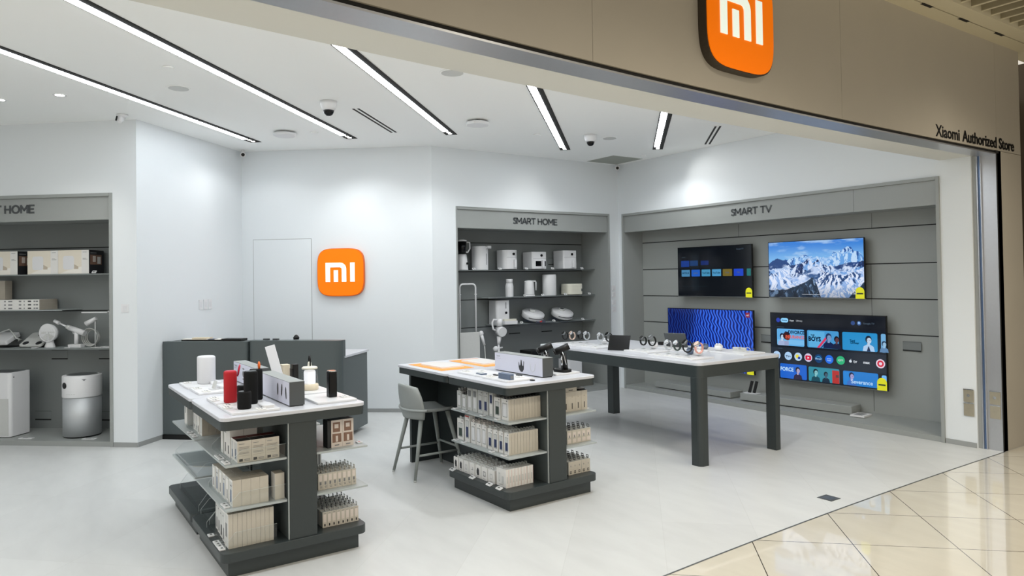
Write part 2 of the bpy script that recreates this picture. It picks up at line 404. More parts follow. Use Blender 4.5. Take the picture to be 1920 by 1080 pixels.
# ---- shop front: curved fascia with soffit, metal track, jamb, pier
def strip_solid(name, mat, xo0, xo1, z0, z1, y0=-3.0, y1=7.62, bevel=0):
    yy = [y for y in ys if y0 <= y <= y1]
    if yy[-1] < y1: yy.append(y1)
    mm = MB(); mm.prism([(fx(y) + xo0, y) for y in yy] + [(fx(y) + xo1, y) for y in reversed(yy)], z0, z1, 0, False)
    return tag(mm.build(name, mat), kind='structure')
m = MB()
for y0, y1 in ((-3.0, 2.492), (2.4945, 5.012), (5.0145, 7.62)):
    yy = [y0] + [y for y in ys if y0 < y < y1] + [y1]
    m.prism([(fx(y), y) for y in yy] + [(fx(y) - .06, y) for y in reversed(yy)], 2.85, 3.875)
m.box(-3.10, 7.622, 2.85, -3.041, 8.146, 3.875)
tag(m.build('wall_front', 'fascia'), kind='structure')
strip_solid('trim_2', 'darkgap', -.015, -.06, 2.825, 2.851)
strip_solid('trim_3', 'steel', -.002, -.175, 2.815, 2.826)
strip_solid('trim_4', 'soffit', -.175, -.50, 2.824, 2.90)
strip_solid('trim_5', 'ceil', -.44, -.50, 2.90, H)
m = MB(); m.box(-3.10, 7.600, 2.85, -3.0405, 7.66, 2.823, 1)
m.box(-3.045, 7.618, 0, -3.175, 7.70, 2.823, 0)             # brushed jamb
m.box(-3.175, 7.600, 0, -3.1835, 7.70, 2.823, 2); m.box(-3.1835, 7.612, 0, -3.205, 7.70, 2.823, 3); m.box(-3.205, 7.597, 0, -3.2135, 7.70, 2.823, 2)
m.box(-3.2135, 7.606, 0, -3.262, 7.70, 2.823, 4)
m.box(-3.041, 7.612, 0, -3.047, 7.70, 2.85, 1)
tag(m.build('trim_6', ['steel', 'darkgap', 'steel', 'glassedge', 'base']), kind='structure')
m = MB(); m.box(-3.14, 7.625, .0, -3.041, 8.146, 2.846); m.box(-3.2, 8.146, 0, -3.1, 8.2, 3.9)
tag(m.build('column_entrance', 'fascia'), kind='structure')
m = MB(); m.box(-3.9, 8.75, 0, -1.2, 8.85, 3.9)
tag(m.build('wall_mall', 'mallwall'), kind='structure')
# mall ceiling: stepped trim and louvres
m = MB(); m.box(-3.16, 1.0, 3.875, -2.9, 8.8, 3.95, 0); m.box(-2.9, 1.0, 3.885, -2.888, 8.8, 3.95, 1); m.box(-2.888, 1.0, 3.875, -2.745, 8.8, 4.0, 0)
for y in (5.99, 6.62, 7.3): m.box(-2.915, y, 3.8735, -2.885, y + .16, 3.88, 1)
tag(m.build('trim_7', ['malltrim', 'darkgap']), kind='structure')
m = MB()
for i in range(26):
    y = 4.14 + i * .18; m.box(-2.745, y, 3.90, .4, y + .022, 4.03, 0); m.box(-2.745, y - .001, 3.896, .4, y + .023, 3.901, 1)  # darker faces, lighter lower edges: light on the slats put into colour
m.box(-2.745, 1.0, 4.14, .4, 8.8, 4.17, 2)
tag(m.build('ceiling_mall', ['louvre', 'malltrim', 'louvtop']), kind='structure')
# ================================================================ ceiling fittings
e = Vector((-.729, .684)); q = Vector((.684, .729)); rzE = math.atan2(e.y, e.x)
def strip(end, L, where):
    t = thing('linear_ceiling_light', where, 'ceiling light', (end[0], end[1], H), rzE, 'recessed linear lights running diagonally across the white ceiling')
    mm = MB(); mm.box(-L, -.070, -.006, .005, .066, -.001); mm.build('channel', 'darkgap', t)
    mm = MB(); mm.rbox(-L + .215, -.016, -.009, -.215, .052, -.005, .012); mm.build('diffuser', 'lamp', t)
    for x in (-.15, -.07, -L + .07, -L + .15):
        mm = MB(); mm.lathe([(.023, -.008), (.023, -.006)], (x, .0, 0), 0, 20); mm.build('spot_lens', 'lampspot', t)
strip((-9.055, 2.33), 7.4, 'linear ceiling light ending above the back left corner, furthest left in view')
strip((-8.265, 3.26), 6.1, 'second linear ceiling light from the left, ending beside the two-slot vent')
strip((-7.457, 4.19), 4.9, 'third linear ceiling light from the left, ending above the back wall corner')
strip((-7.587, 6.015), 5.0, 'short linear ceiling light above the centre display, left of the small dome camera')
strip((-6.93, 7.09), 4.4, 'linear ceiling light nearest the TV wall, furthest right')
for ex, ey, L in ((-7.6, -.73, 5.2), (-6.9, -2.4, 4.0)):  # out-of-view strips continuing the row, added to light the left region
    strip((ex, ey), L, 'unseen linear ceiling light added further left beyond the left display')
def ceil_round(name, x, y, r, h, label, cat, mat='ceil', prof=None, group=None, extra=None):
    mm = MB(); mm.lathe(prof or [(r * .97, -h), (r, -h * .6), (r, -.0005)][::1], (0, 0, 0), 0, 32)
    o = mm.build(name, mat, None, (x, y, H)); tag(o, label, cat, group)
    if extra: extra(o)
    return o
def grille(o, r, h):
    mm = MB(); mm.lathe([(r * .84, -h - .002), (r * .84, -h)], (0, 0, 0), 0, 32); mm.build('grille', 'cardg', o)
for x, y, r, lb in ((-6.877, 1.108, .1, 'round ceiling speaker beside the smoke detector, between the two left strips'), (-5.214, 2.945, .11, 'round ceiling speaker partly cut off by the entrance soffit'), (-6.674, 5.997, .1, 'round ceiling speaker beside the small dome camera')):
    ceil_round('ceiling_speaker', x, y, r, .006, lb, 'speaker', extra=lambda o, r=r: grille(o, r, .006))
for x, y, lb in ((-6.256, .931, 'small white smoke detector left of the ceiling speaker'), (-8.14, 2.753, 'small flat sprinkler cap beside the round access point'), (-6.947, 5.078, 'small flat sprinkler cap left of the short linear light'), (-7.397, 7.29, 'small flat sprinkler cap near the TV wall')):
    ceil_round('smoke_detector' if 'smoke' in lb else 'sprinkler_cap', x, y, .045, .012, lb, 'smoke detector' if 'smoke' in lb else 'sprinkler')
for x, y, s, lb in ((-6.667, 2.399, 1.05, 'larger dome camera on the ceiling between the second and third linear lights'), (-6.648, 5.664, 1.0, 'dome camera on the ceiling beside the round speaker, right of the short linear light')):
    t = thing('dome_camera', lb, 'security camera', (x, y, H))
    mm = MB(); mm.lathe([(.055 * s, -.085 * s), (.066 * s, -.06 * s), (.075 * s, -.03 * s), (.077 * s, -.0005)], (0, 0, 0), 0, 30); mm.build('housing', 'white', t)
    mm = MB(); mm.lathe([(.002, -.135 * s), (.02 * s, -.132 * s), (.036 * s, -.12 * s), (.046 * s, -.1 * s), (.049 * s, -.083 * s)], (0, 0, 0), 0, 26); mm.build('dome', 'blackgl', t)
ceil_round('access_point', -8.276, 2.455, .13, .05, 'round white wireless access point hanging just below the ceiling', 'access point', 'white', [(.11, -.055), (.13, -.045), (.13, -.022), (.11, -.018), (.06, -.018), (.06, -.0005)])
mm = MB(); mm.prism([(.13 * math.cos(a), .13 * math.sin(a)) for a in [math.pi / 8 + i * math.pi / 4 for i in range(8)]], -.055, -.02); mm.box(-.05, -.05, -.02, .05, .05, -.0005, 1)
tag(mm.build('access_point', ['white', 'black'], None, (-6.661, 4.07, H), .3, bevel=.008), 'octagonal white access point on the ceiling right of the third linear light', 'access point')
for (x, y), lb in (((-7.671, .241), 'recessed round downlight above the left display, nearer one'), ((-8.143, -.214), 'recessed round downlight at the left edge of the picture')):
    t = thing('downlight', lb, 'ceiling light', (x, y, H)); mm = MB(); mm.lathe([(.04, -.004), (.055, -.006), (.058, -.0005)], (0, 0, 0), 0, 24, cap=False); mm.build('ring', 'white', t)
    mm = MB(); mm.lathe([(.0405, -.0035), (.0405, -.001)], (0, 0, 0), 0, 24); mm.build('lens', 'lampspot', t)
# turret and bullet cameras
t = thing('turret_camera', 'white cone-shaped camera under the ceiling above the left display', 'security camera', (-8.25, .80, H))
mm = MB(); mm.lathe([(.03, -.03), (.05, -.012), (.055, -.0005)], (0, 0, 0), 0, 24); mm.build('base', 'white', t)
mm = MB(); mm.cyl((-.01, -.01, -.02), (.028, -.03, -.085), .045, .018); mm.build('body', 'white', t)
mm = MB(); mm.cyl((.034, -.052, -.03), (.046, -.062, -.075), .008); mm.build('lens', 'blackgl', t)
for (x, y), lb in (((-9.70, 2.33), 'tiny white camera in the back left corner under the ceiling'), ((-8.17, 7.49), 'tiny white camera in the corner between centre display and TV wall')):
    t = thing('bullet_camera', lb, 'security camera', (x, y, H))
    mm = MB(); mm.cyl((0, 0, -.0005), (0, 0, -.03), .018); mm.build('base', 'white', t)
    d = Vector((-x, -y, 0)).normalized() * .05
    mm = MB(); mm.cyl((-d.x * .3, -d.y * .3, -.055), (d.x, d.y, -.068), .036, .034, n=20); mm.build('body', 'white', t)
    mm = MB(); mm.cyl((d.x, d.y, -.068), (d.x * 1.12, d.y * 1.12, -.069), .022, n=20); mm.build('lens', 'blackgl', t)
# slot vents and access hatch
for (x, y), L, lb in (((-7.241, 3.137), 1.2, 'two-slot ceiling vent between the second and third linear lights'), ((-5.92, 7.01), 1.14, 'two-slot ceiling vent next to the TV wall')):
    t = thing('slot_vent', lb, 'vent', (x, y, H), rzE)
    mm = MB(); mm.box(-L / 2 - .02, -.05, -.003, L / 2 + .02, .05, -.0005); mm.build('frame', 'ceil', t)
    for yy in (-.026, .026):
        mm = MB(); mm.box(-L / 2, yy - .012, -.0045, L / 2, yy + .012, -.003); mm.build('slot', 'darkgap', t)
mm = MB(); mm.box(-.3, -.3, -.003, .3, .3, -.0005, 1); mm.box(-.29, -.29, -.0045, .29, .29, -.003, 0)
tag(mm.build('access_hatch', [pmat('hatch_grey', (158, 162, 154), .8), 'ceil'], None, (-7.89, 7.18, H), 0), 'square grey ceiling hatch in the corner by the TV wall', 'hatch')
# wall switches and sockets
def onwall(name, p0, p1, s, z, parts, label, cat, off=0, group=None):
    d = Vector((p1[0] - p0[0], p1[1] - p0[1])).normalized(); rz = math.atan2(d.y, d.x)
    t = thing(name, label, cat, (p0[0] + d.x * s, p0[1] + d.y * s, z), rz, group)
    for nm, (x0, z0, x1, z1, th), mt in parts:
        mm = MB(); mm.box(x0, -th, z0, x1, -.0005, z1); mm.build(nm, mt, t, bevel=.0015)
    return t
sw = [('plate', (-.043, -.043, .043, .043, .008), 'white'), ('rocker', (-.024, -.026, .024, .026, .012), 'whitem')]
onwall('light_switch', Lf, A, 3.6 - .132, 1.45, sw, 'white light switch between left display and corner', 'switch')
for i, nm in enumerate(('left one', 'middle one', 'right one')):
    onwall('wall_socket', A, B, 1.09 + i * .092, 1.445, [('plate', (-.036, -.06, .036, .06, .008), 'white'), ('socket_face', (-.022, -.03, .022, .03, .010), 'whitem')], 'white wall socket above the grey counter, ' + nm + ' of three', 'socket', group='white wall sockets above the counter')
for i, (z, nm) in enumerate(((1.535, 'top one'), (1.435, 'second from top'), (1.315, 'third from top'), (1.21, 'lowest'))):
    onwall('light_switch', C_, D, 7.452 - C_[1], z, [(a, tuple(v * .9 for v in b), c) for a, b, c in sw], 'white switch in the column right of the centre display, ' + nm, 'switch', group='white switches right of the centre display')
for x, lb in ((-3.322, 'nickel plate pair on the white wall next to the entrance jamb'), (-3.108, 'nickel plate pair on the steel entrance jamb')):
    yb = 7.578 if x < -3.2 else 7.618
    t = thing('metal_socket_plate', lb, 'socket', (x, yb, .30))
    for k, z in enumerate((0, .135)):
        mm = MB(); mm.box(-.046, -.006, z, .046, -.0005, z + .125); mm.build('cover', 'plate', t, bevel=.002)
        mm = MB(); mm.box(-.046, -.009, z + .12, .046, -.006, z + .127); mm.build('lid_edge', 'chrome', t)
    mm = MB(); mm.cyl((.0, -.012, .2), (.0, -.006, .2), .014); mm.build('key_lock', 'chrome', t)
mm = MB(); mm.box(-.06, -.06, 0, .06, .06, .003, 0); mm.box(-.04, -.04, .003, .04, .04, .0035, 1)
tag(mm.build('floor_socket', ['letter', 'steeldk'], None, (-3.203, 5.03, 0), math.radians(0)), 'small dark square floor socket near the shop threshold', 'socket')
# ================================================================ signs
def sq(r, n=4.2, k=56):
    return [(r * math.copysign(abs(math.cos(a)) ** (2 / n), math.cos(a)), r * math.copysign(abs(math.sin(a)) ** (2 / n), math.sin(a))) for a in [2 * math.pi * i / k for i in range(k)]]
def logo(name, loc, rz, R, depth, sidemat, label, lift=.0):
    """squircle sign; local x right, z up, front towards -y"""
    t = thing(name, label, 'sign', loc, rz)
    def shape(poly, y0, y1, mat, nm, par=t):
        mm = MB(); mm.X = Matrix.Rotation(math.radians(90), 4, 'X'); mm.prism(poly, -y1, -y0); return mm.build(nm, mat, par)   # extruded along y
    shape(sq(R), -depth, -.001, sidemat, 'sign_case')
    shape(sq(R * .975), -depth - .006, -depth, 'sign', 'sign_face')
    yy = (-depth - .012, -depth - .006); k = R / .5 * 1.0
    def P(pts): return [(x * k, z * k) for x, z in pts]
    h = .20; wdt = .095; xl = -.315 
    # m: outer stroke with a rounded right shoulder, short inner bar, then the i
    arc = lambda cx, cz, r, a0, a1, n=8: [(cx + r * math.cos(math.radians(a0 + (a1 - a0) * i / n)), cz + r * math.sin(math.radians(a0 + (a1 - a0) * i / n))) for i in range(n + 1)]
    xr = .125
    outer = [(xl, -h), (xl, h)] + arc(xr - .13, h - .13, .13, 90, 0) + [(xr, -h), (xr - wdt, -h)] + arc(xr - wdt - .045, h - wdt - .045, .045, 0, 90) + [(xl + wdt, h - wdt), (xl + wdt, -h)]
    shape(P(outer), *yy, 'signw', 'letter_arch')
    cx = (xl + xr) / 2
    shape(P([(cx - .045, -h), (cx + .045, -h), (cx + .045, .045), (cx - .045, .045)]), *yy, 'signw', 'letter_bar')
    shape(P([(.21, -h), (.305, -h), (.305, h), (.21, h)]), *yy, 'signw', 'letter_bar')
    return t
nB = Vector((dB.y, -dB.x))
pc = Vector(B) + dB * 1.352
logo('orange_logo_sign', (pc.x, pc.y, 1.816), rzB, .312, .05, 'signo', 'orange rounded-square logo sign on the back wall beside the flush door')
yl = 3.735
logo('orange_logo_sign', (fx(yl) + .0, yl, 3.33), math.radians(90) + math.atan2(fx(yl - .3) - fx(yl + .3), .6), .350, .060, 'signside', 'large orange logo sign on the beige fascia above the entrance')
t = thing('fascia_lettering', 'dark raised lettering reading Xiaomi Authorized Store at the right end of the fascia', 'sign', (-3.041, 7.23, 2.915))
for wd, yy in (('Xiaomi', -.774), ('Authorized', -.292), ('Store', .432)):
    text('letters', wd, .146, 'black', t, (.003, yy, .0), (math.radians(90), 0, math.radians(90)), .003, .0018, 'LEFT', sx=1.02)
# geometric rounded capitals drawn as strokes (unit cap height)
def _arc(cx, cz, rx, rz_, a0, a1, n=9): return [(cx + rx * math.cos(math.radians(a0 + (a1 - a0) * i / n)), cz + rz_ * math.sin(math.radians(a0 + (a1 - a0) * i / n))) for i in range(n + 1)]
STROKES = {
    'S': (.56, [[(.50, .80), (.43, .90), (.30, .94), (.17, .91), (.10, .80), (.11, .68), (.20, .59), (.36, .51), (.48, .42), (.52, .28), (.46, .14), (.31, .06), (.16, .09), (.06, .19)]]),
    'M': (.92, [[(.07, .06), (.07, .94)], [(.07, .92), (.42, .36), (.77, .92)], [(.77, .94), (.77, .06)]]),
    'A': (.80, [[(.04, .06), (.38, .94), (.72, .06)], [(.16, .32), (.60, .32)]]),
    'R': (.72, [[(.07, .06), (.07, .93), (.32, .93)] + _arc(.34, .70, .22, .23, 90, -90, 8) + [(.07, .47)], [(.34, .47), (.60, .06)]]),
    'T': (.70, [[(.02, .93), (.62, .93)], [(.32, .93), (.32, .06)]]),
    'H': (.80, [[(.07, .06), (.07, .94)], [(.63, .06), (.63, .94)], [(.07, .50), (.63, .50)]]),
    'O': (.98, [_arc(.45, .5, .38, .44, 0, 360, 28)]),
    'E': (.66, [[(.56, .93), (.07, .93), (.07, .07), (.56, .07)], [(.07, .50), (.50, .50)]]),
    'V': (.78, [[(.03, .94), (.37, .07), (.71, .94)]]),
    ' ': (.34, [])}
def sign_letters(parent, word, xc, zc, width):
    tot = sum(STROKES[c][0] for c in word) - .1; hgt = .088; k = width / tot; x = xc - width / 2; w2 = .0095
    for c in word:
        adv, st = STROKES[c]
        if st:
            m = MB()
            for line in st:
                P = [(p[0] * k, p[1] * hgt - hgt / 2) for p in line]
                for i in range(len(P) - 1):
                    (x0, z0_), (x1, z1_) = P[i], P[i + 1]; dx, dz = x1 - x0, z1_ - z0_; l = math.hypot(dx, dz) or 1; ux, uz = dx / l, dz / l; e_ = w2 * .55 if len(P) < 12 else w2 * .15
                    q_ = [(x0 - ux * e_ - uz * w2, z0_ - uz * e_ + ux * w2), (x1 + ux * e_ - uz * w2, z1_ + uz * e_ + ux * w2), (x1 + ux * e_ + uz * w2, z1_ + uz * e_ - ux * w2), (x0 - ux * e_ + uz * w2, z0_ - uz * e_ - ux * w2)]
                    vs = [(a_, -.006, b_) for a_, b_ in q_] + [(a_, 0, b_) for a_, b_ in q_]
                    m.add(vs, [(0, 1, 2, 3), (7, 6, 5, 4), (0, 4, 5, 1), (1, 5, 6, 2), (2, 6, 7, 3), (3, 7, 4, 0)])
            m.build('letter', 'letter', parent, (x, .012, zc))
        x += adv * k
# ================================================================ built-in display units
def display_unit(name, label, loc, rz, W, Ht, depth, hdr_z, shelves, lettering=None, back_rot=0.0, back_y0=None, plat_h=.055, plat_back=None, grooves=(), seams=(), header_seams=(), recess=.36):
    """local x along the wall, +y into the wall"""
    t = thing(name, label, 'display unit', (loc[0], loc[1], 0), rz)
    fr = .034; a = math.tan(back_rot)
    y0 = depth if back_y0 is None else back_y0
    yb = lambda x: y0 + a * x
    m = MB()
    m.box(0, -.012, 0, fr, yb(0), Ht); m.box(W - fr, -.012, 0, W, yb(W), Ht); m.box(fr, -.012, Ht - fr, W - fr, .10, Ht)
    m.build('frame', 'unit', t, bevel=.002)
    m = MB(); m.box(fr, .012, hdr_z, W - fr, .05, Ht - fr)
    m.prism([(fr, .05), (W - fr, .05), (W - fr, yb(W)), (fr, yb(0))], hdr_z + .02, hdr_z + .05)
    h = m.build('header', 'unit', t, bevel=.002)
    for s in header_seams:
        m = MB(); m.box(s - .0012, .0115, hdr_z, s + .0012, .012, Ht - fr); m.build('header_joint', 'groove', h)
    if lettering:
        x, z, size, word = lettering[:4]
        sign_letters(h, word, x, z, lettering[4])
    m = MB(); m.prism([(0, yb(0)), (W, yb(W)), (W, yb(W) + .02), (0, yb(0) + .02)], 0, hdr_z + .03)
    bk = m.build('back_panel', 'tvback_lit' if back_rot else 'unitback', t)
    m = MB()
    for z in grooves: m.prism([(fr, yb(fr) - .0015), (W - fr, yb(W - fr) - .0015), (W - fr, yb(W - fr) + .001), (fr, yb(fr) + .001)], z - .006, z + .006)
    for x, z0_, z1_ in seams: m.box(x - .0015, yb(x) - .0015, z0_, x + .0015, yb(x) + .001, z1_)
    if grooves: m.build('panel_grooves', 'groove', bk)
    pb = plat_back or plat_h
    m = MB(); vs = [(fr, .0, 0), (W - fr, .0, 0), (W - fr, yb(W - fr), 0), (fr, yb(fr), 0), (fr, .0, plat_h), (W - fr, .0, plat_h), (W - fr, yb(W - fr), pb), (fr, yb(fr), plat_h)]
    m.add(vs, [(0, 3, 2, 1), (4, 5, 6, 7), (0, 1, 5, 4), (1, 2, 6, 5), (2, 3, 7, 6), (3, 0, 4, 7)]); m.build('platform', 'unit', t)
    for (x0, x1, z, yf) in shelves:
        m = MB(); m.rbox(x0, yf, z - .008, x1, yb((x0 + x1) / 2) - .001, z, .02 if x0 > .1 else .001, corners=(0, 0, 1, 0)); m.box(x0 + .001, yf, z - .012, x1, yf + .004, z - .0005); m.build('shelf', 'shelf', t)
    return t
def slots(t, frame, pts, label=None):
    for x, y, z, up in pts:
        m = MB(); m.box(x - .1, y - .003, z - .05, x + .1, y - .0005, z + .05, 0); m.box(x - .1, y - .0045, z - .054, x + .1, y - .003, z - .040, 1); m.box(x - .1, y - .0045, z + .048, x + .1, y - .003, z + .052, 2)
        o = m.build('cable_slot', ['unitback', 'groove', 'letter'], None, frame(x * 0, 0, 0) if False else None); o.parent = t
# TV unit
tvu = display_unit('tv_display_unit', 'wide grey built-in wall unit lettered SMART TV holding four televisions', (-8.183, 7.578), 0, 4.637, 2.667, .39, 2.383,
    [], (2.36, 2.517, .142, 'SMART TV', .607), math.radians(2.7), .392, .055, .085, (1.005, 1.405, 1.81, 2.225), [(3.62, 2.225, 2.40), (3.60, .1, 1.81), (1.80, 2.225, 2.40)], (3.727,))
tb = frame2(-8.15, 7.97, math.radians(2.7))      # back plane of the TV unit
slots(tvu, None, [(4.04, .575, .88, 0), (1.92 + .3, .49, .86, 0), (.9, .425, .92, 0)])
cen = display_unit('product_display_unit', 'centre grey built-in shelf unit lettered SMART HOME, holding white kitchen appliances', (-8.25, 4.669), math.radians(90), 2.703, 2.668, .63, 2.385,
    [(.036, 2.667, 1.83, .31), (.70, 2.667, 1.436, .31), (.84, 2.667, 1.045, .31)], (1.32, 2.510, .142, 'SMART HOME', .77), grooves=(1.005, 1.405, 1.81, 2.225))
slots(cen, None, [(1.95, .63, .93, 0), (1.35, .63, .93, 0), (2.1, .63, 1.96, 0)])
rzL = math.atan2(-wl[1], -wl[0])      # local +x runs towards the corner, +y into the wall
LX = lambda s: 3.40 - s
Lu = (A[0] + wl[0] * 3.40, A[1] + wl[1] * 3.40)
lef = display_unit('product_display_unit', 'grey built-in shelf unit at the left edge with air purifiers at the bottom', Lu, rzL, 3.127, 2.668, .63, 2.388,
    [(.036, 3.09, 1.826, .31), (.036, LX(1.105), 1.43, .31), (.036, 3.09, 1.003, .31)], (LX(1.57), 2.521, .142, 'SMART HOME', .77), grooves=(1.405, 2.13))
slots(lef, None, [(LX(1.39), .63, .90, 0), (LX(.80), .63, .90, 0), (LX(1.6), .63, .2, 0), (LX(.80), .63, .2, 0)])
def L(s, d, z): f_ = frame2(Lu[0], Lu[1], rzL); return f_(LX(s), d, z)
# plinth boxes in the TV unit
def plinth(x0, y0, x1, y1, zb, zt, dep, label):
    d = Vector((x1 - x0, y1 - y0)); rz = math.atan2(d.y, d.x)
    m = MB(); m.box(0, 0, 0, d.length, dep, zt - zb)
    return tag(m.build('display_plinth', 'unit', None, (x0, y0, zb), rz, bevel=.003), label, 'plinth', 'low grey plinths in front of the TV wall')
plinth(-7.66, 7.70, -6.30, 7.715, .072, .15, .26, 'left low grey plinth below the blue-screen television')
plinth(-6.13, 7.70, -4.70, 7.87, .078, .166, .24, 'right low grey plinth below the television showing an app menu')
# ================================================================ televisions
def vnoise(x, y, seed=0):
    xi = np.floor(x).astype(int); yi = np.floor(y).astype(int); xf = x - xi; yf = y - yi
    def hsh(a, b): 
        n = (a * 374761393 + b * 668265263 + seed * 144665) & 0x7fffffff
        n = (n ^ (n >> 13)) * 1274126177 & 0x7fffffff
        return ((n ^ (n >> 16)) & 0xffff) / 65535.0
    u = xf * xf * (3 - 2 * xf); v = yf * yf * (3 - 2 * yf)
    return (hsh(xi, yi) * (1 - u) + hsh(xi + 1, yi) * u) * (1 - v) + (hsh(xi, yi + 1) * (1 - u) + hsh(xi + 1, yi + 1) * u) * v
def fbm(x, y, o=5, seed=0, ridge=False):
    s = 0; a = .5; t_ = 0
    for i in range(o):
        n = vnoise(x * 2 ** i, y * 2 ** i, seed + i)
        if ridge: n = 1 - abs(2 * n - 1)
        s = s + a * n; t_ += a; a *= .55
    return s / t_
def grid_picture(name, W, Hh, nx, ny, fn, mat, parent, loc):
    U, V = np.meshgrid((np.arange(nx) + .5) / nx, (np.arange(ny) + .5) / ny)      # V from the bottom
    colr = fn(U, V)
    me = bpy.data.meshes.new(name); vs = [(W * i / nx, 0, Hh * j / ny) for j in range(ny + 1) for i in range(nx + 1)]
    fs = [(j * (nx + 1) + i, j * (nx + 1) + i + 1, (j + 1) * (nx + 1) + i + 1, (j + 1) * (nx + 1) + i) for j in range(ny) for i in range(nx)]
    me.from_pydata(vs, [], fs); ca = me.color_attributes.new('Col', 'FLOAT_COLOR', 'CORNER')
    c = np.concatenate([colr.reshape(-1, 3), np.ones((nx * ny, 1))], 1); ca.data.foreach_set('color', np.repeat(c, 4, axis=0).astype(np.float32).ravel())
    me.materials.append(MT[mat]); me.update(); o = bpy.data.objects.new(name, me); COL.objects.link(o); o.parent = parent; o.location = loc; return o
def L3(*c): return np.array([lin(v) for v in c])
def mix(a, b, t): return a * (1 - t[..., None]) + b * t[..., None]
def sm(a, b, x): t = np.clip((x - a) / (b - a), 0, 1); return t * t * (3 - 2 * t)
def mountains(U, V):
    O = np.ones(U.shape + (3,))
    sky = mix(L3(120, 180, 232) * O, L3(40, 120, 210) * O, sm(.62, 1, V)); cl = fbm(U * 4 + 3, V * 9, 5, 3)
    col = mix(sky, L3(176, 208, 238) * O, sm(.48, .72, cl) * .75)
    def ridge(pts, amp, fr, seed):
        xs = np.array([p[0] for p in pts]); zs = np.array([p[1] for p in pts])
        return np.interp(U, xs, zs) + amp * (fbm(U * fr, U * 0 + seed, 5, seed, True) - .55)
    def face(r, seed, k, rock, rock2, snow, shsnow, thr, flow):
        d = np.clip(r - V, 0, 1)                            # depth below the ridge line
        wp = lambda u: u * k * 1.1 + flow * V * .9 * np.sin(u * 9 + seed) + .9 * fbm(u * 5, V * 4, 3, seed + 9); n = fbm(wp(U), V * k * .8 - U * .6, 6, seed, True); n2 = fbm(wp(U + .012), V * k * .8 - U * .6, 6, seed, True)
        lt = np.clip((n - n2) * 7 + .5, 0, 1); big = fbm(U * 3.2, V * 3.2, 3, seed + 5)
        s_ = sm(thr - .03, thr + .03, n * .35 + lt * .2 + big * .45 - .10 * sm(.10, .0, d))
        return mix(mix(L3(*rock) * O, L3(*rock2) * O, lt), mix(L3(*shsnow) * O, L3(*snow) * O, sm(.3, .7, lt)), s_)
    lay = [
        ([(0, .60), (.2, .66), (.36, .74), (.45, .72), (.55, .70), (.68, .74), (.76, .80), (.84, .88), (.87, .84), (.93, .80), (1, .70)], .09, 12, 11, 7, (30, 78, 150), (60, 120, 190), (186, 214, 244), (96, 156, 220), .47, 1.2),
        ([(0, .60), (.10, .71), (.2, .66), (.25, .56), (.38, .60), (.45, .69), (.49, .60), (.55, .68), (.60, .56), (.75, .55), (.88, .60), (1, .62)], .06, 14, 21, 6, (14, 38, 86), (40, 84, 150), (206, 220, 244), (110, 160, 220), .50, 1.6),
        ([(0, .38), (.10, .46), (.2, .52), (.26, .36), (.38, .42), (.46, .50), (.52, .58), (.60, .46), (.7, .40), (.82, .36), (.92, .44), (1, .5)], .06, 12, 31, 5, (26, 60, 112), (60, 104, 160), (222, 230, 248), (140, 176, 228), .38, 2.6),
        ([(0, .12), (.2, .14), (.34, .22), (.42, .28), (.49, .36), (.53, .22), (.565, .02), (.6, -.1), (.8, -.1), (.9, .10), (1, .26)], .04, 16, 41, 6, (10, 26, 48), (34, 62, 92), (120, 150, 186), (70, 100, 140), .60, 2.0)]
    for pts, amp, fr, seed, k, rk, rk2, sn, ss, thr, fl in lay:
        r = ridge(pts, amp, fr, seed); mk = sm(-.003, .003, r - V); col = mix(col, face(r, seed, k, rk, rk2, sn, ss, thr, fl), mk)
    dk = sm(.28, .0, V) * .45; return col * (1 - dk[..., None])
def bluewave(U, V):
    x = U * 1.457; z = V * .85
    warp = fbm(x * 3, z * 3, 3, 5) * .06
    ph = (x + z * .25 + warp) * 130 + 1.5 * np.sin(z * 46 + x * 14 + 5 * fbm(x * 6, z * 4, 2, 2))
    b = .5 + .5 * np.sin(ph); b = b ** 1.5
    g = .35 + .55 * sm(.1, .5, U) * (.6 + .8 * fbm(x * 4, z * 3, 3, 12))
    c = mix(L3(0, 6, 96) * np.ones(U.shape + (3,)), L3(60, 120, 255), b * g)
    dark = sm(.30, .20, U - V * .10); c = c * (1 - .5 * dark[..., None])
    dk = sm(.22, .10, np.hypot(U - .26, (V - .06) * .8)); return c * (1 - .75 * dk[..., None])
def television(label, s0, s1, z0, z1, dy, nm='television'):
    W = s1 - s0; Hh = z1 - z0; loc = tb(s0, dy, z0)
    t = thing(nm, label, 'television', loc, math.radians(2.7))
    m = MB(); m.box(0, .0, 0, W, .028, Hh); m.box(W * .2, .028, Hh * .08, W * .8, .06, Hh * .7); m.build('casing', 'black', t, bevel=.002)
    m = MB(); m.box(W * .5 - .15, .06, Hh * .3, W * .5 + .15, -dy - .004, Hh * .7); m.build('wall_bracket', 'black', t)
    m = MB(); m.box(0, -.002, 0, W, 0, .012); m.build('bottom_bezel', 'steeldk', t)
    return t, W, Hh
BZ = .008
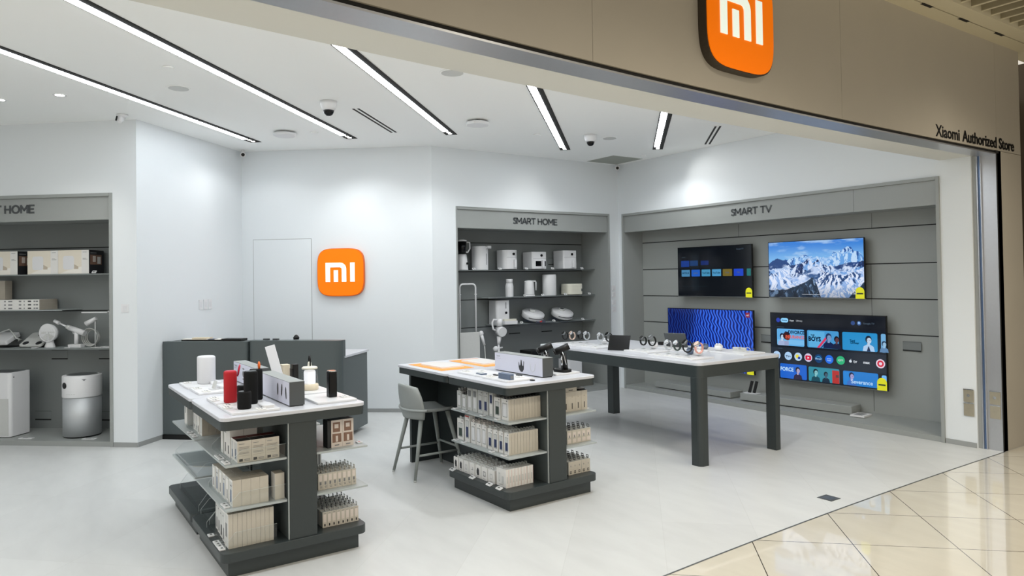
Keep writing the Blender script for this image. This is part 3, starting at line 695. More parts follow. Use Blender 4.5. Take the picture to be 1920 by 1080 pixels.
class UI:
    def __init__(s, W, Hh): s.m = MB(); s.W = W; s.H = Hh; s.k = 0
    def poly(s, pts, col, g=1.0):    # u,v in 0..1 from top-left
        s.k += 1; y = -.0004 - .00002 * s.k; c = tuple(v * g for v in L3(*col)) + (1,)
        a = sum(pts[i][0] * pts[(i + 1) % len(pts)][1] - pts[(i + 1) % len(pts)][0] * pts[i][1] for i in range(len(pts)))
        if a > 0: pts = pts[::-1]
        s.m.poly3([(u * s.W, y, (1 - v) * s.H) for u, v in pts], 0, c)
    def rect(s, u0, v0, u1, v1, col, r=0.0):
        if r:
            asp = s.W / s.H; P = rrect(u0 * asp, v0, u1 * asp, v1, r, 4); s.poly([(x / asp, y) for x, y in P], col)
        else: s.poly([(u0, v0), (u1, v0), (u1, v1), (u0, v1)], col)
    def circ(s, u, v, r, col, sx=1.0, n=22, a0=0, a1=360):
        asp = s.W / s.H; s.poly([(u + r * sx * math.cos(math.radians(a0 + (a1 - a0) * i / n)) / asp, v + r * math.sin(math.radians(a0 + (a1 - a0) * i / n))) for i in range(n if a1 - a0 == 360 else n + 1)], col)
    def person(s, u, v, h, hair, skin, coat):       # bust: v = bottom, h = height (fraction)
        asp = s.W / s.H
        s.poly([(u - .36 * h / asp, v), (u - .30 * h / asp, v - .28 * h), (u - .1 * h / asp, v - .40 * h), (u + .1 * h / asp, v - .40 * h), (u + .30 * h / asp, v - .28 * h), (u + .36 * h / asp, v)], coat)
        s.rect(u - .07 * h / asp, v - .5 * h, u + .07 * h / asp, v - .34 * h, skin); s.circ(u, v - .70 * h, .22 * h, hair, .85); s.circ(u + .02 * h, v - .63 * h, .17 * h, skin, .8)
        s.rect(u - .08 * h / asp, v - .66 * h, u - .03 * h / asp, v - .64 * h, hair); s.rect(u + .06 * h / asp, v - .66 * h, u + .11 * h / asp, v - .64 * h, hair)
    def done(s, parent, loc, mat='pic', name='screen'): o = s.m.build(name, mat, parent, loc); return o
def label_sticker(t, x, z, s=1.0):
    m = MB(); m.prism([(x + .05 * s * math.cos(a), z + .05 * s + .05 * s * math.sin(a)) for a in [i * math.pi / 12 for i in range(13)]] + [(x - .05 * s, z - .03 * s), (x + .05 * s, z - .03 * s)], .0, .0015)
    m.v = [(x_, -.003 + -z_, y_) for x_, y_, z_ in m.v]; o = m.build('energy_label', 'yellow', t)
    m = MB(); m.box(x - .036 * s, -.0052, z + .02 * s, x + .036 * s, -.0046, z + .035 * s); m.build('label_band', 'green', o); return o
def stext(par, W, Hh, u, v, s, size, mat='uitext', align='CENTER', bold=0, sx=1.0):
    o = text('screen_text', s, size, mat, par, (u * W, -.0035, (1 - v) * Hh), (math.radians(90), 0, 0), 0, bold, align, sx); return o
# upper left: dim menu
t, W, Hh = television('upper left television showing a dim streaming menu', .800, 2.056, 1.403, 2.116, -.12)
ui = UI(W - 2 * BZ, Hh - .022); w_, h_ = ui.W, ui.H
ui.rect(0, 0, 1, 1, (4, 9, 16)); ui.rect(0.2, .15, .3, .9, (8, 18, 26)); ui.rect(.42, .05, .55, .6, (6, 12, 20))
ui.rect(.045, .27, .165, .40, (14, 52, 128), .01); ui.rect(.175, .27, .29, .38, (12, 52, 100), .01); ui.rect(.33, .28, .44, .37, (6, 34, 96), .01)
for i, c in enumerate(((70, 128, 168), (28, 88, 184), (66, 140, 178), (74, 146, 190), (110, 96, 38), (26, 66, 190))):
    u = .05 + i * .145; ui.rect(u, .46, u + .122, .60, c, .012)
ui.rect(.94, .46, .99, .60, (20, 108, 108), .012); ui.rect(.05, .80, .42, .806, (22, 40, 46)); ui.rect(.05, .86, .3, .864, (16, 30, 40)); ui.rect(.055, .195, .11, .205, (60, 74, 84))
sc = ui.done(t, (BZ, -.001, .014))
for i, (s_, mm_) in enumerate((('NETFLIX', 'uidark'), ('prime', 'uidim'), ('YouTube', 'uidark'), ('YouTube', 'uidark'), ('Kids', 'uidim'), ('VIU', 'uidim'))):
    stext(sc, w_, h_, .111 + i * .145, .53, s_, .034, mm_, bold=.0006)
stext(sc, w_, h_, .86, .075, 'Google TV', .026, 'uidim'); label_sticker(t, W - .055, .032)
# upper right: mountains
t, W, Hh = television('upper right television showing snowy blue mountains', 2.300, 3.558, 1.404, 2.122, -.12)
sc = grid_picture('screen', W - 2 * BZ, Hh - .022, 250, 142, mountains, 'pic', t, (BZ, -.0015, .014))
w_, h_ = W - 2 * BZ, Hh - .022
stext(sc, w_, h_, .88, .915, '11:0', .062, 'uitext', bold=.0004); stext(sc, w_, h_, .80, .92, '30\u00b0 \u2022', .035, 'uitext'); stext(sc, w_, h_, .47, .955, 'Snowy peaks above a glacier', .018, 'uitext', bold=.0003) if False else None
m = MB(); m.box(w_ * .37, -.003, h_ * .05, w_ * .56, -.0025, h_ * .056); m.build('caption_bar', 'uitext', sc)
label_sticker(t, W - .06, .034, 1.05)
# lower left: blue pattern
t, W, Hh = television('lower left television showing a deep blue ripple pattern, behind the watch table', .592, 2.060, .376, 1.234, -.12)
sc = grid_picture('screen', W - 2 * BZ, Hh - .022, 260, 150, bluewave, 'pic', t, (BZ, -.0015, .014))
m = MB(); m.v = []; m.box(W * .915, -.004, Hh * .87, W * .958, -.003, Hh * .945); m.build('logo_mark', pmat('screen_logo_red', (110, 30, 50), .4, em=(150, 40, 60), es=.3), sc)
text('screen_text', 'mi', .036, 'uitext', sc, (W * .9365, -.0055, Hh * .905), (math.radians(90), 0, 0), 0, .001); label_sticker(t, W - .06, .034, 1.05)
# lower right: TV home menu
t, W, Hh = television('lower right television showing a film and app menu', 2.310, 3.790, .363, 1.217, -.12)
ui = UI(W - 2 * BZ, Hh - .022); w_, h_ = ui.W, ui.H
ui.rect(0, 0, 1, 1, (14, 22, 34)); ui.rect(.0, .0, 1, .2, (8, 14, 24)); ui.rect(0, .52, 1, .78, (30, 38, 50))
ui.circ(.074, .105, .034, (36, 60, 170)); ui.rect(.098, .072, .172, .138, (140, 208, 250), .033)
ui.circ(.742, .105, .030, (44, 72, 128)); ui.circ(.792, .105, .030, (60, 92, 150)); ui.circ(.792, .10, .016, (150, 190, 230))
ui.rect(.058, .208, .13, .214, (70, 90, 110)); ui.rect(.07, .535, .11, .541, (70, 90, 110))
cards = [(.060, .235, .318, .490), (.345, .235, .622, .490), (.652, .235, .935, .490), (.962, .235, .999, .490)]
for (u0, v0, u1, v1), c in zip(cards, ((96, 170, 226), (70, 150, 205), (38, 140, 200), (110, 170, 214))): ui.rect(u0, v0, u1, v1, c, .02)
ui.rect(.062, .40, .316, .47, (120, 186, 234)); ui.person(.108, .488, .20, (10, 16, 40), (190, 210, 232), (160, 176, 214)); ui.circ(.152, .34, .06, (60, 26, 28)); ui.circ(.162, .37, .04, (120, 56, 50)); ui.rect(.13, .42, .172, .488, (150, 160, 196))
ui.rect(.36, .25, .50, .48, (92, 172, 220)); ui.poly([(.43, .488), (.455, .488), (.545, .30), (.525, .29)], (208, 60, 100)); ui.poly([(.46, .488), (.475, .488), (.55, .34), (.54, .33)], (30, 70, 130)); ui.person(.535, .488, .24, (30, 52, 92), (120, 150, 190), (14, 30, 74)); ui.person(.603, .488, .2, (20, 20, 30), (96, 60, 66), (20, 30, 60))
ui.person(.865, .488, .235, (14, 26, 46), (186, 204, 224), (170, 200, 232)); ui.poly([(.85, .488), (.862, .42), (.868, .42), (.88, .488)], (20, 44, 80)); ui.person(.985, .488, .17, (30, 60, 90), (150, 190, 220), (90, 130, 170))
xs = [.055, .165, .258, .351, .444, .537, .634, .745, .840, .955]
for u, c in zip(xs, ((176, 206, 240), (170, 204, 240), (182, 210, 236), (206, 200, 226), (20, 62, 112), (34, 108, 226), (46, 176, 120), None, None, (226, 210, 226))):
    if c: ui.circ(u, .645, .062, c)
ui.circ(.25, .64, .028, (230, 214, 60)); ui.rect(.255, .645, .278, .68, (20, 56, 160), .008)
ui.rect(.325, .615, .377, .680, (206, 20, 60), .012); ui.poly([(.344, .632), (.344, .664), (.362, .648)], (250, 240, 245))
ui.circ(.444, .655, .046, (60, 140, 190)); ui.circ(.444, .668, .044, (20, 62, 112)); ui.circ(.955, .645, .045, (206, 30, 60)); ui.circ(.955, .645, .022, (230, 210, 226))
# bitten-fruit mark
ui.circ(.716, .645, .020, (210, 220, 230)); ui.circ(.730, .64, .009, (30, 38, 50)); ui.circ(.720, .618, .006, (210, 220, 230), .6)
lo = [(.0, .80, .052, .985), (.085, .765, .335, .985), (.352, .775, .622, .985), (.652, .785, .935, .985), (.962, .80, .999, .985)]
for (u0, v0, u1, v1), c in zip(lo, ((60, 60, 110), (24, 96, 200), (50, 136, 156), (30, 120, 200), (110, 180, 240))): ui.rect(u0, v0, u1, v1, c, .02)
ui.person(.03, .985, .17, (24, 20, 40), (150, 140, 180), (30, 40, 90)); ui.person(.252, .985, .20, (20, 18, 34), (170, 160, 190), (40, 30, 60))
ui.person(.415, .985, .2, (14, 30, 40), (130, 190, 196), (20, 70, 84)); ui.person(.505, .985, .17, (20, 30, 44), (60, 90, 110), (16, 40, 60)); ui.rect(.560, .80, .62, .985, (176, 46, 44)); ui.rect(.59, .86, .615, .90, (90, 60, 60))
ui.rect(.655, .80, .70, .985, (34, 130, 210)); ui.person(.722, .985, .20, (16, 34, 74), (160, 156, 204), (60, 110, 190))
sc = ui.done(t, (BZ, -.001, .014))
for u, v, s_, sz, mt_, al, bo, sx in ((.135, .105, 'Home', .030, 'uidark', 'CENTER', .0004, 1), (.205, .105, 'Apps', .030, 'uitext', 'CENTER', .0003, 1), (.275, .105, 'Library', .030, 'uitext', 'CENTER', 0, 1), (.87, .105, 'Google TV', .030, 'uidim', 'CENTER', .0003, 1),
    (.158, .290, 'THE', .034, 'uidark', 'CENTER', .0010, .9), (.245, .285, 'DIVORCE', .058, 'uidark', 'CENTER', .0018, .9), (.23, .355, 'INSURANCE', .056, 'uired', 'CENTER', .0014, .84), (.395, .31, 'THE', .028, 'uidark', 'CENTER', .001, 1), (.412, .365, 'BOYS', .074, 'uidark', 'CENTER', .003, .9),
    (.735, .355, 'Taxi', .038, 'uidark', 'CENTER', .001, 1), (.755, .385, 'Driver', .038, 'uidark', 'CENTER', .001, 1), (.165, .655, 'TV+', .040, 'uidark', 'CENTER', .001, 1), (.045, .645, '))', .05, 'uidark', 'CENTER', .001, 1), (.444, .65, 'Disney+', .026, 'uiblue', 'CENTER', .0004, 1), (.537, .635, 'prime', .024, 'uiblue', 'CENTER', .0004, 1), (.537, .662, 'video', .024, 'uiblue', 'CENTER', .0004, 1), (.634, .645, 'iQIYI', .030, 'uitext', 'CENTER', .0002, 1),
    (.755, .645, 'tv', .056, 'uitext', 'CENTER', .0008, 1), (.845, .645, 'max', .044, 'uitext', 'CENTER', .0014, 1), (.150, .85, 'FORCE', .066, 'uiblue', 'CENTER', .0022, .9), (.805, .93, 'Severance', .064, 'uiblue', 'CENTER', .001, .98)):
    stext(sc, w_, h_, u, v, s_, sz, mt_, al, bo, sx)
label_sticker(t, W - .062, .04, 1.1)
# remote stand and price tags near the TVs
t = thing('remote_control_stand', 'black remote controls standing in a white holder left of the right plinth', 'remote control', (-6.02, 7.80, .1625), math.radians(8))
m = MB(); m.box(-.09, -.06, 0, .09, .06, .008); m.build('holder', 'white', t)
for k in (-.035, .03):
    m = MB(); m.X = Matrix.Translation((k, 0, .008)) @ Matrix.Rotation(math.radians(-14), 4, 'X') @ Matrix.Rotation(math.radians(8), 4, 'Y'); m.rbox(-.02, -.008, 0, .02, .008, .155, .006); m.build('remote', 'black', t)
# ================================================================ free-standing furniture
class Isl:
    def __init__(s, x, y, t, L_, W): s.x, s.y, s.t, s.L, s.W = x, y, t, L_, W
    def w(s, a, b, z=0): c, n = math.cos(s.t), math.sin(s.t); return (s.x - a * c - b * n, s.y - a * n + b * c, z)
I1 = Isl(-4.3325, .906, .0115, 1.759, .885)
I2 = Isl(-4.337, 2.867, .029, 1.759, .874)
TB = Isl(-4.370, 4.941, -.0162, 2.479, 1.160)
ZT = .925       # island and table top surface
def island(I, label, desk=False):
    t = thing('display_island', label, 'display island', (I.x, I.y, 0), I.t)
    W = I.W; sp0, sp1 = .392, .562
    secs = [(0.0, .868), (.874, I.L)]
    for k, (a0, a1) in enumerate(secs):
        cr = (1, 1, 1, 1)
        m = MB(); m.rbox(-a1, 0, .903, -a0, W, ZT, .05 if k == 0 or not desk else .03, 0, 6); m.build('counter_top', 'topwhite', t, bevel=.004)
        m = MB(); m.rbox(-a1 + .004, .004, .850, -a0 - .004, W - .004, .9028, .048, 0, 6); m.build('apron', 'graph', t)
        if desk and k == 1:
            m = MB(); m.box(-1.79, .14, 0, -1.755, .80, .85); m.build('end_panel', 'graph', t, bevel=.002)
            m = MB(); m.box(-1.755, .43, 0, -.875, .50, .85); m.build('modesty_panel', 'graph', t)
            continue
        m = MB(); m.rbox(-a1 + (.0 if k else .0), -.0, .095, -a0 - 0.0, W, .150, .05, 0, 6); m.build('base_plate', 'graph', t, bevel=.003)
        m = MB(); m.box(-a1 + .04, .045, 0, -a0 - .045, W - .045, .095); m.build('toe_kick', 'graph', t)
        m = MB(); m.box(-a1 + .03, sp0, .15, -a0 - .03, sp1, .85); m.build('spine', 'graphlt', t)
        m = MB(); m.box(-a0 - .03, sp0 + .004, .15, -a0 - .012, sp1, .85); m.build('end_column', 'graph', t, bevel=.002)
        m = MB(); m.box(-a0 - .030, sp0 - .004, .15, -a0 - .02, sp0 + .003, .85); m.build('upright', 'shelf', t)
        for z in (.389, .644):
            for b0, b1 in ((.03, sp0 - .004), (sp1, W + .02)):
                m = MB(); m.rbox(-a1 + .02, b0, z - .012, -a0 - .03, b1, z, .008, 0, 3); m.build('shelf', 'shelf', t, bevel=.0015)
    return t
isl1 = island(I1, 'nearest graphite display island with white top, loaded with speakers and boxed earphones')
isl2 = island(I2, 'graphite island with white top in the middle, desk end with stool, phone cases on shelves', True)
# long table on four legs
tt = thing('display_table', 'long graphite table with white top carrying watches and tablets, in front of the TV wall', 'table', (TB.x, TB.y, 0), TB.t)
Lt, Wt = TB.L, TB.W
m = MB(); m.rbox(-Lt, 0, .896, 0, Wt, ZT, .06, 0, 7); m.build('table_top', 'topwhite', tt, bevel=.005)
m = MB(); m.rbox(-Lt + .004, .004, .790, -.004, Wt - .004, .8958, .056, 0, 7); m.build('apron', 'graph', tt)
for (a, b, cs) in ((.0, .0, (0, 0, 0, 1)), (0, Wt - .11, (1, 0, 0, 0)), (Lt - .11, 0, (0, 0, 1, 0)), (Lt - .11, Wt - .11, (0, 1, 0, 0))):
    m = MB(); m.rbox(-a - .112, b + .004, 0, -a - .004, b + .106, .79, .05, 0, 6, cs); m.build('leg', 'graph', tt, bevel=.002)
m = MB(); m.box(-1.5, .45, .755, -.35, .75, .79); m.build('cable_tray', 'black', tt)
# service counter
dc = Vector((-8.690, 1.205)); de = Vector((-7.262, 2.712)); dd = (de - dc).normalized(); rzD = math.atan2(dd.y, dd.x); Ld = (de - dc).length
t = thing('service_counter', 'tall dark grey service counter with curved front corner, below the orange wall sign', 'counter', (dc.x, dc.y, 0), rzD)
s1 = 1.012
m = MB(); m.rbox(0.01, .012, .05, s1 - .002, .10, 1.065, .03, 0, 4, (0, 0, 0, 1)); m.build('front_panel', 'graphlt', t, bevel=.003)
m = MB(); m.rbox(s1 + .002, .012, .05, Ld, .14, 1.075, .07, 0, 8, (0, 0, 1, 1)); m.build('front_panel', 'graphlt', t, bevel=.003)
m = MB(); m.box(0.01, .0, .0, Ld - .05, .12, .05); m.build('toe_kick', 'black', t)
m = MB(); m.box(.05, .12, 0.05, Ld - .012, .80, .88); m.build('cabinet', 'graphlt', t, bevel=.002)
m = MB(); m.box(.04, .102, .8805, Ld + .0, .83, .905); m.build('worktop', 'topwhite', t, bevel=.003)
m = MB(); m.box(.04, .10, .905, .16, .45, 1.062); m.box(.04, .1, .905, Ld - .3, .22, 1.0625); m.build('ledge', 'graphlt', t, bevel=.002)
DK = frame2(dc.x, dc.y, rzD)
# papers on the counter ledge
def flat(name, label, cat, x, y, z, w_, d_, h, rz, mats, tilt=0, loc=None):
    m = MB(); m.box(-w_ / 2, -d_ / 2, 0, w_ / 2, d_ / 2, h); p = DK(x, y, z)
    o = m.build(name, mats, None, p, rzD + rz); o.rotation_euler = (tilt, 0, rzD + rz); return tag(o, label, cat)
flat('folder', 'black folder lying open on the tall counter, left of the black case', 'folder', .42, .14, 1.0656, .46, .12, .012, .0, 'black')
flat('notepad', 'cream notepad lying on the black folder on the counter', 'notepad', .40, .15, 1.0782, .20, .08, .022, .12, 'cream')
flat('leaflet', 'white leaflet lying on the left end of the black folder', 'leaflet', .25, .14, 1.0782, .13, .07, .010, .2, 'paper')
t2 = thing('leaflet', 'white and blue leaflet lying right of the cream notepad on the counter', 'leaflet', DK(.57, .14, 1.0782), rzD - .15)
m = MB(); m.box(-.09, -.045, 0, .09, .045, .008); m.build('pages', 'paper', t2); m = MB(); m.box(-.07, -.0465, .001, .02, -.0455, .007); m.rbox(-.075, -.04, .008, .0, .04, .0086, .02, 0); m.build('cover_print', 'navy', t2)
flat('carry_case', 'flat black case on the tall counter beside the panel joint', 'case', .79, .14, 1.0656, .24, .12, .024, -.03, 'black')
m = MB(); m.lathe([(.03, 0), (.034, .02), (.02, .04), (.006, .05)], (0, 0, 0), 0, 18)
tag(m.build('computer_mouse', 'black', None, DK(1.50, .17, 1.0765), 0), 'small round black object on the counter top right of the joint', 'mouse')
for x, lb in ((1.20, 'small dark stapler on the counter, left one'), (1.31, 'small dark clip on the counter beside the stapler')):
    m = MB(); m.rbox(-.035, -.015, 0, .035, .015, .016, .008); tag(m.build('stapler' if 'stapler' in lb else 'clip', 'letter', None, DK(x, .08, 1.0765), rzD), lb, 'stapler' if 'stapler' in lb else 'clip')
# stool
def stool(loc, rz):
    t = thing('counter_stool', 'grey counter stool with curved shell backrest at the desk end of the middle island', 'stool', loc, rz)
    zs = .560
    def seat(u, v):
        a = u * 2 - 1; b = v * 2 - 1
        x = a * (.20 - .02 * max(0, b)) ; y = b * .185; z = zs + .018 * a * a + .02 * max(0, -b) ** 2 - .008 * (1 - a * a)
        k = max(0, abs(a) + abs(b) - 1.45); x *= 1 - .18 * k; y *= 1 - .18 * k
        return (x, y, z), (0, 0, 1)
    m = MB(); m.grid(seat, 14, 12, .024); m.build('seat', 'greymat', t)
    def back(u, v):
        a = (u * 2 - 1); wd = .215 * (1 - .42 * max(0, v - .45) ** 2 * 2.2 - .30 * max(0, .3 - v) ** 2 * 6); ang = a * 1.0
        x = wd * math.sin(ang) / math.sin(1.0); y = -.215 + (1 - math.cos(ang)) * .17 + (-.05 * (v - .2)); z = zs - .055 + v * .30 - .045 * a * a * max(0, v - .4)
        return (x, y, z), (math.sin(ang) * .8, -math.cos(ang), 0)
    m = MB(); m.grid(back, 16, 12, .018); bk = m.build('backrest', 'greymat', t)
    pts = []
    for i in range(17):
        a = (i / 16 * 2 - 1) * 1.08; ang = a; pts.append((.232 * math.sin(ang) / math.sin(1.0), -.232 + (1 - math.cos(ang)) * .19, zs + .035 - .012 * math.cos(a)))
    m = MB(); m.tube(pts, .011, 0, 8); m.build('rim', 'greymat', bk)
    foot = [(-.215, -.24), (.215, -.24), (.215, .245), (-.215, .245)]; top = [(-.125, -.125), (.125, -.125), (.125, .125), (-.125, .125)]
    def at(i, z): k = z / (zs - .01); return (foot[i][0] + (top[i][0] - foot[i][0]) * k, foot[i][1] + (top[i][1] - foot[i][1]) * k, z)
    for i in range(4):
        m = MB(); m.cyl(at(i, .012), at(i, zs - .01), .0125, .021, n=14); lg = m.build('leg', 'greyleg', t)
        m = MB(); p = at(i, .0); m.cyl((p[0], p[1], 0), at(i, .012), .013, n=12); m.build('foot_glide', 'cardg', lg)
    for i, j, z in ((0, 1, .0), (1, 2, .205), (2, 3, .235), (3, 0, .205)):
        if z: m = MB(); m.cyl(at(i, z), at(j, z), .010, n=10); m.build('footrest_bar', 'greyleg', t)
    return t
stool((-5.705, 2.93, 0), 0.0)
# ================================================================ boxed stock on the islands
def pack(name, w_, d, h, base, front=(), side=(), tab=None, top=None, right=False):
    """carton: local x 0..w, y 0 (front) .. d, z 0..h; prints lie just proud of the faces"""
    mats = [base]; m = MB(); m.box(0, 0, 0, w_, d, h)
    def mi(k):
        if k not in mats: mats.append(k)
        return mats.index(k)
    for k, (x0, z0, x1, z1, mt) in enumerate(front):
        y = -.0003 - .00025 * k; m.poly3([(x0 * w_, y, z0 * h), (x1 * w_, y, z0 * h), (x1 * w_, y, z1 * h), (x0 * w_, y, z1 * h)], mi(mt))
    for k, (y0, z0, y1, z1, mt) in enumerate(side):
        if right: x = -.0003 - .00025 * k; m.poly3([(x, y1 * d, z0 * h), (x, y0 * d, z0 * h), (x, y0 * d, z1 * h), (x, y1 * d, z1 * h)], mi(mt))
        else: x = w_ + .0003 + .00025 * k; m.poly3([(x, y0 * d, z0 * h), (x, y1 * d, z0 * h), (x, y1 * d, z1 * h), (x, y0 * d, z1 * h)], mi(mt))
    if top: m.poly3([(0, 0, h + .0003), (w_, 0, h + .0003), (w_, d, h + .0003), (0, d, h + .0003)], mi(top))
    o = m.build(name, mats, None)
    bv = o.modifiers.new('bevel', 'BEVEL'); bv.width = .0014; bv.segments = 1; bv.limit_method = 'ANGLE'
    if tab:
        mt, tw, th_ = tab; m = MB(); c = w_ / 2; y = .003
        m.box(c - tw / 2, y, h, c + tw / 2, y + .0015, h + .008); m.box(c - tw / 2, y, h + .008, c - tw / 2 + .006, y + .0015, h + th_); m.box(c + tw / 2 - .006, y, h + .008, c + tw / 2, y + .0015, h + th_)
        m.box(c - tw / 2, y, h + th_, c + tw / 2, y + .0015, h + th_ + .007); m.build('hang_tab', mt, o)
    return o
NT = [0]
def queue(I, a0, a1, b, z, n, d, mk, label, group, cat='box', right=False, gap=.0014, jit=0.0015):
    """first carton from mk(w), then copies going inwards from the front"""
    o = None
    for i in range(n):
        j = random.uniform(-jit, jit)
        if right: p = I.w(a0 + j, b - i * (d + gap), z); rz = I.t + math.pi
        else: p = I.w(a1 + j, b + i * (d + gap), z); rz = I.t
        if o is None:
            o = mk; o.location = p; o.rotation_euler = (0, 0, rz); tag(o, label[0], cat, group)
        else: dup(o, p, rz, label[1] if i else label[0], group)
    return o
lines = [(.12, .60, .7, .63, 'ink'), (.12, .52, .8, .54, 'ink'), (.12, .46, .6, .48, 'ink')]
blank = ()
barcode = [(.12, .05, .38, .17, 'inkd'), (.48, .06, .9, .09, 'ink'), (.48, .12, .9, .15, 'ink'), (.1, .30, .9, .315, 'kraftd'), (.1, .40, .85, .415, 'ink'), (.1, .45, .8, .465, 'ink'), (.1, .58, .85, .595, 'ink'), (.1, .64, .8, .655, 'ink'), (.1, .70, .85, .715, 'ink'), (.1, .85, .5, .87, 'ink')]
def win(c, frame='ink', top=True): return [(.18, .14, .82, .80, frame), (.22, .16, .78, .78, 'cardg'), (.26, .18, .74, .56 if c != 'white' else .74, c)] + ([(.70, .88, .86, .94, 'ink')] if top else [])
side_l = [(.3, .2, .7, .8, 'kraft')]
B1 = 'beige boxes on the nearest island'
# --- nearest island, left side, upper shelf
z1, z2, z3 = .6445, .3895, .1505
nm1 = 'nearest island'
queue(I1, .062, .140, .105, z1, 3, .080, pack('product_box', .078, .080, .126, 'card', [(.1, .1, .9, .9, 'cardg'), (.3, .15, .6, .6, 'blueb')], [(0, 0, 1, 1, 'kraft')] + barcode, top='inkd'), ('near end carton with barcode, upper left shelf of nearest island, front one', 'carton with barcode behind the front one, upper left shelf of nearest island'), 'barcode cartons on the upper left shelf, nearest island')
queue(I1, .146, .215, .105, z1, 3, .080, pack('product_box', .069, .080, .126, 'card', [(.2, .1, .8, .9, 'cardg'), (.35, .15, .65, .5, 'blueb')], top='darkred'), ('white carton with red top edge, second from near end, upper left shelf', 'red-topped carton behind the front one, upper left shelf of nearest island'), 'red topped cartons on the upper left shelf')
queue(I1, .222, .292, .100, z1, 2, .080, pack('product_box', .070, .080, .165, 'card', [(.1, .06, .9, .94, 'card'), (.35, .12, .65, .42, 'inkd')]), ('tall white carton with dark print, third from near end, upper left shelf of nearest island', 'tall white carton behind the third one, upper left shelf'), 'tall cartons on the upper left shelf, nearest island')
queue(I1, .298, .368, .100, z1, 2, .080, pack('product_box', .070, .080, .170, 'card', [(.35, .12, .65, .45, 'inkd'), (.2, .8, .8, .84, 'ink')]), ('tall white carton, fourth from near end, upper left shelf of nearest island', 'tall white carton behind the fourth one, upper left shelf'), 'tall cartons on the upper left shelf, nearest island')
queue(I1, .376, .436, .096, z1, 3, .080, pack('product_box', .060, .080, .182, 'cardg', [(.2, .1, .8, .9, 'card')]), ('tall pale grey carton under the counter edge, fifth from near end', 'tall pale grey carton behind the fifth one'), 'tall grey cartons on the upper left shelf, nearest island')
# --- middle shelf
fr2 = [(.15, .08, .85, .92, 'cardg'), (.3, .14, .7, .62, 'blueb'), (.3, .75, .8, .8, 'ink')]
for k, (a0, a1) in enumerate(((.070, .150), (.158, .238), (.246, .326), (.334, .414), (.425, .505), (.515, .595))):
    nm = ['nearest the end', 'second', 'third', 'fourth', 'fifth', 'sixth'][k]
    queue(I1, a0, a1, .078, z2, 4 if k < 2 else 2, .0505, pack('product_box', a1 - a0, .0505, .155 if k < 5 else .148, 'card' if k % 2 == 0 else 'cardg', fr2 if k % 2 == 0 else [(.2, .1, .8, .9, 'card'), (.4, .15, .62, .5, 'letter')], [(0, 0, 1, 1, 'kraft')], top='kraftd'),
          ('beige-sided carton on the middle left shelf of nearest island, front row, ' + nm, 'beige-sided carton on the middle left shelf behind the front row, ' + nm + ' column'), 'beige cartons on the middle left shelf, nearest island')
queue(I1, .070, .150, .323, z2, 1, .056, pack('product_box', .08, .056, .156, 'card', blank, [(0, 0, 1, 1, 'kraft')], top='kraftd'), ('single beige carton against the spine, middle left shelf of nearest island', ''), 'beige cartons on the middle left shelf, nearest island')
# --- base plate: thin cartons
queue(I1, .078, .178, .055, z3, 10, .0248, pack('product_box', .1, .0248, .200, 'card', [(.1, .06, .9, .94, 'cardg'), (.3, .3, .7, .7, 'ink')], [(0, 0, 1, 1, 'kraft')], top='kraftd'), ('thin beige carton at the outer edge of the base, nearest island', 'thin beige carton standing in the row on the base of nearest island'), 'thin beige cartons on the base, nearest island')
for k, (a0, a1, h) in enumerate(((.190, .262, .185), (.275, .35, .175), (.362, .435, .182), (.447, .52, .178))):
    o = pack('product_box', a1 - a0, .05, h, 'card', [(.1, .06, .9, .94, 'cardg'), (.35, .1, .7, .45, 'ink' if k != 1 else 'inkd'), (.2, .8, .5, .84, 'ink')], [(0, 0, 1, 1, 'kraft')], top='kraftd')
    queue(I1, a0, a1, .062 + .006 * k, z3, 3, .05, o, ('white carton on the base of nearest island, front row, ' + ['second', 'third', 'fourth', 'fifth'][k] + ' from near end', 'white carton on the base behind the front row, ' + ['second', 'third', 'fourth', 'fifth'][k] + ' column'), 'white cartons on the base, nearest island')
# --- far section, upper shelf
queue(I1, .985, 1.050, .095, z1, 6, .045, pack('product_box', .065, .045, .165, 'card', [(.2, .1, .8, .9, 'cardg')], [(0, 0, 1, 1, 'kraftd')]), ('beige carton on the far upper left shelf of nearest island, front one', 'beige carton in the row on the far upper left shelf'), 'beige cartons on the far upper left shelf')
queue(I1, 1.058, 1.105, .09, z1, 1, .04, pack('product_box', .047, .04, .150, 'card', [(.3, .1, .7, .4, 'inkd')]), ('slim white pouch beside the beige row, far upper left shelf', ''), 'white cartons on the far upper left shelf')
for k, (a0, a1) in enumerate(((1.16, 1.225), (1.232, 1.297))):
    queue(I1, a0, a1, .10, z1, 3, .05, pack('product_box', .065, .05, .120, 'card', [(.1, .5, .9, .52, 'ink'), (.2, .56, .8, .9, 'cardg'), (.2, .1, .8, .45, 'cardg'), (.4, .2, .7, .35, 'ink')]), ('white two-panel carton in clear tray, far upper left shelf, ' + ('nearer' if k == 0 else 'farther') + ' column', 'white two-panel carton behind the front one, ' + ('nearer' if k == 0 else 'farther') + ' column'), 'white cartons on the far upper left shelf')
queue(I1, 1.45, 1.555, .085, z1, 2, .10, pack('product_box', .105, .10, .175, 'cardg', [(.1, .05, .9, .95, 'card'), (.3, .5, .5, .8, 'ink')]), ('tall pale carton at the far end of the upper left shelf, nearest island', 'tall pale carton behind the far end one'), 'white cartons on the far upper left shelf')
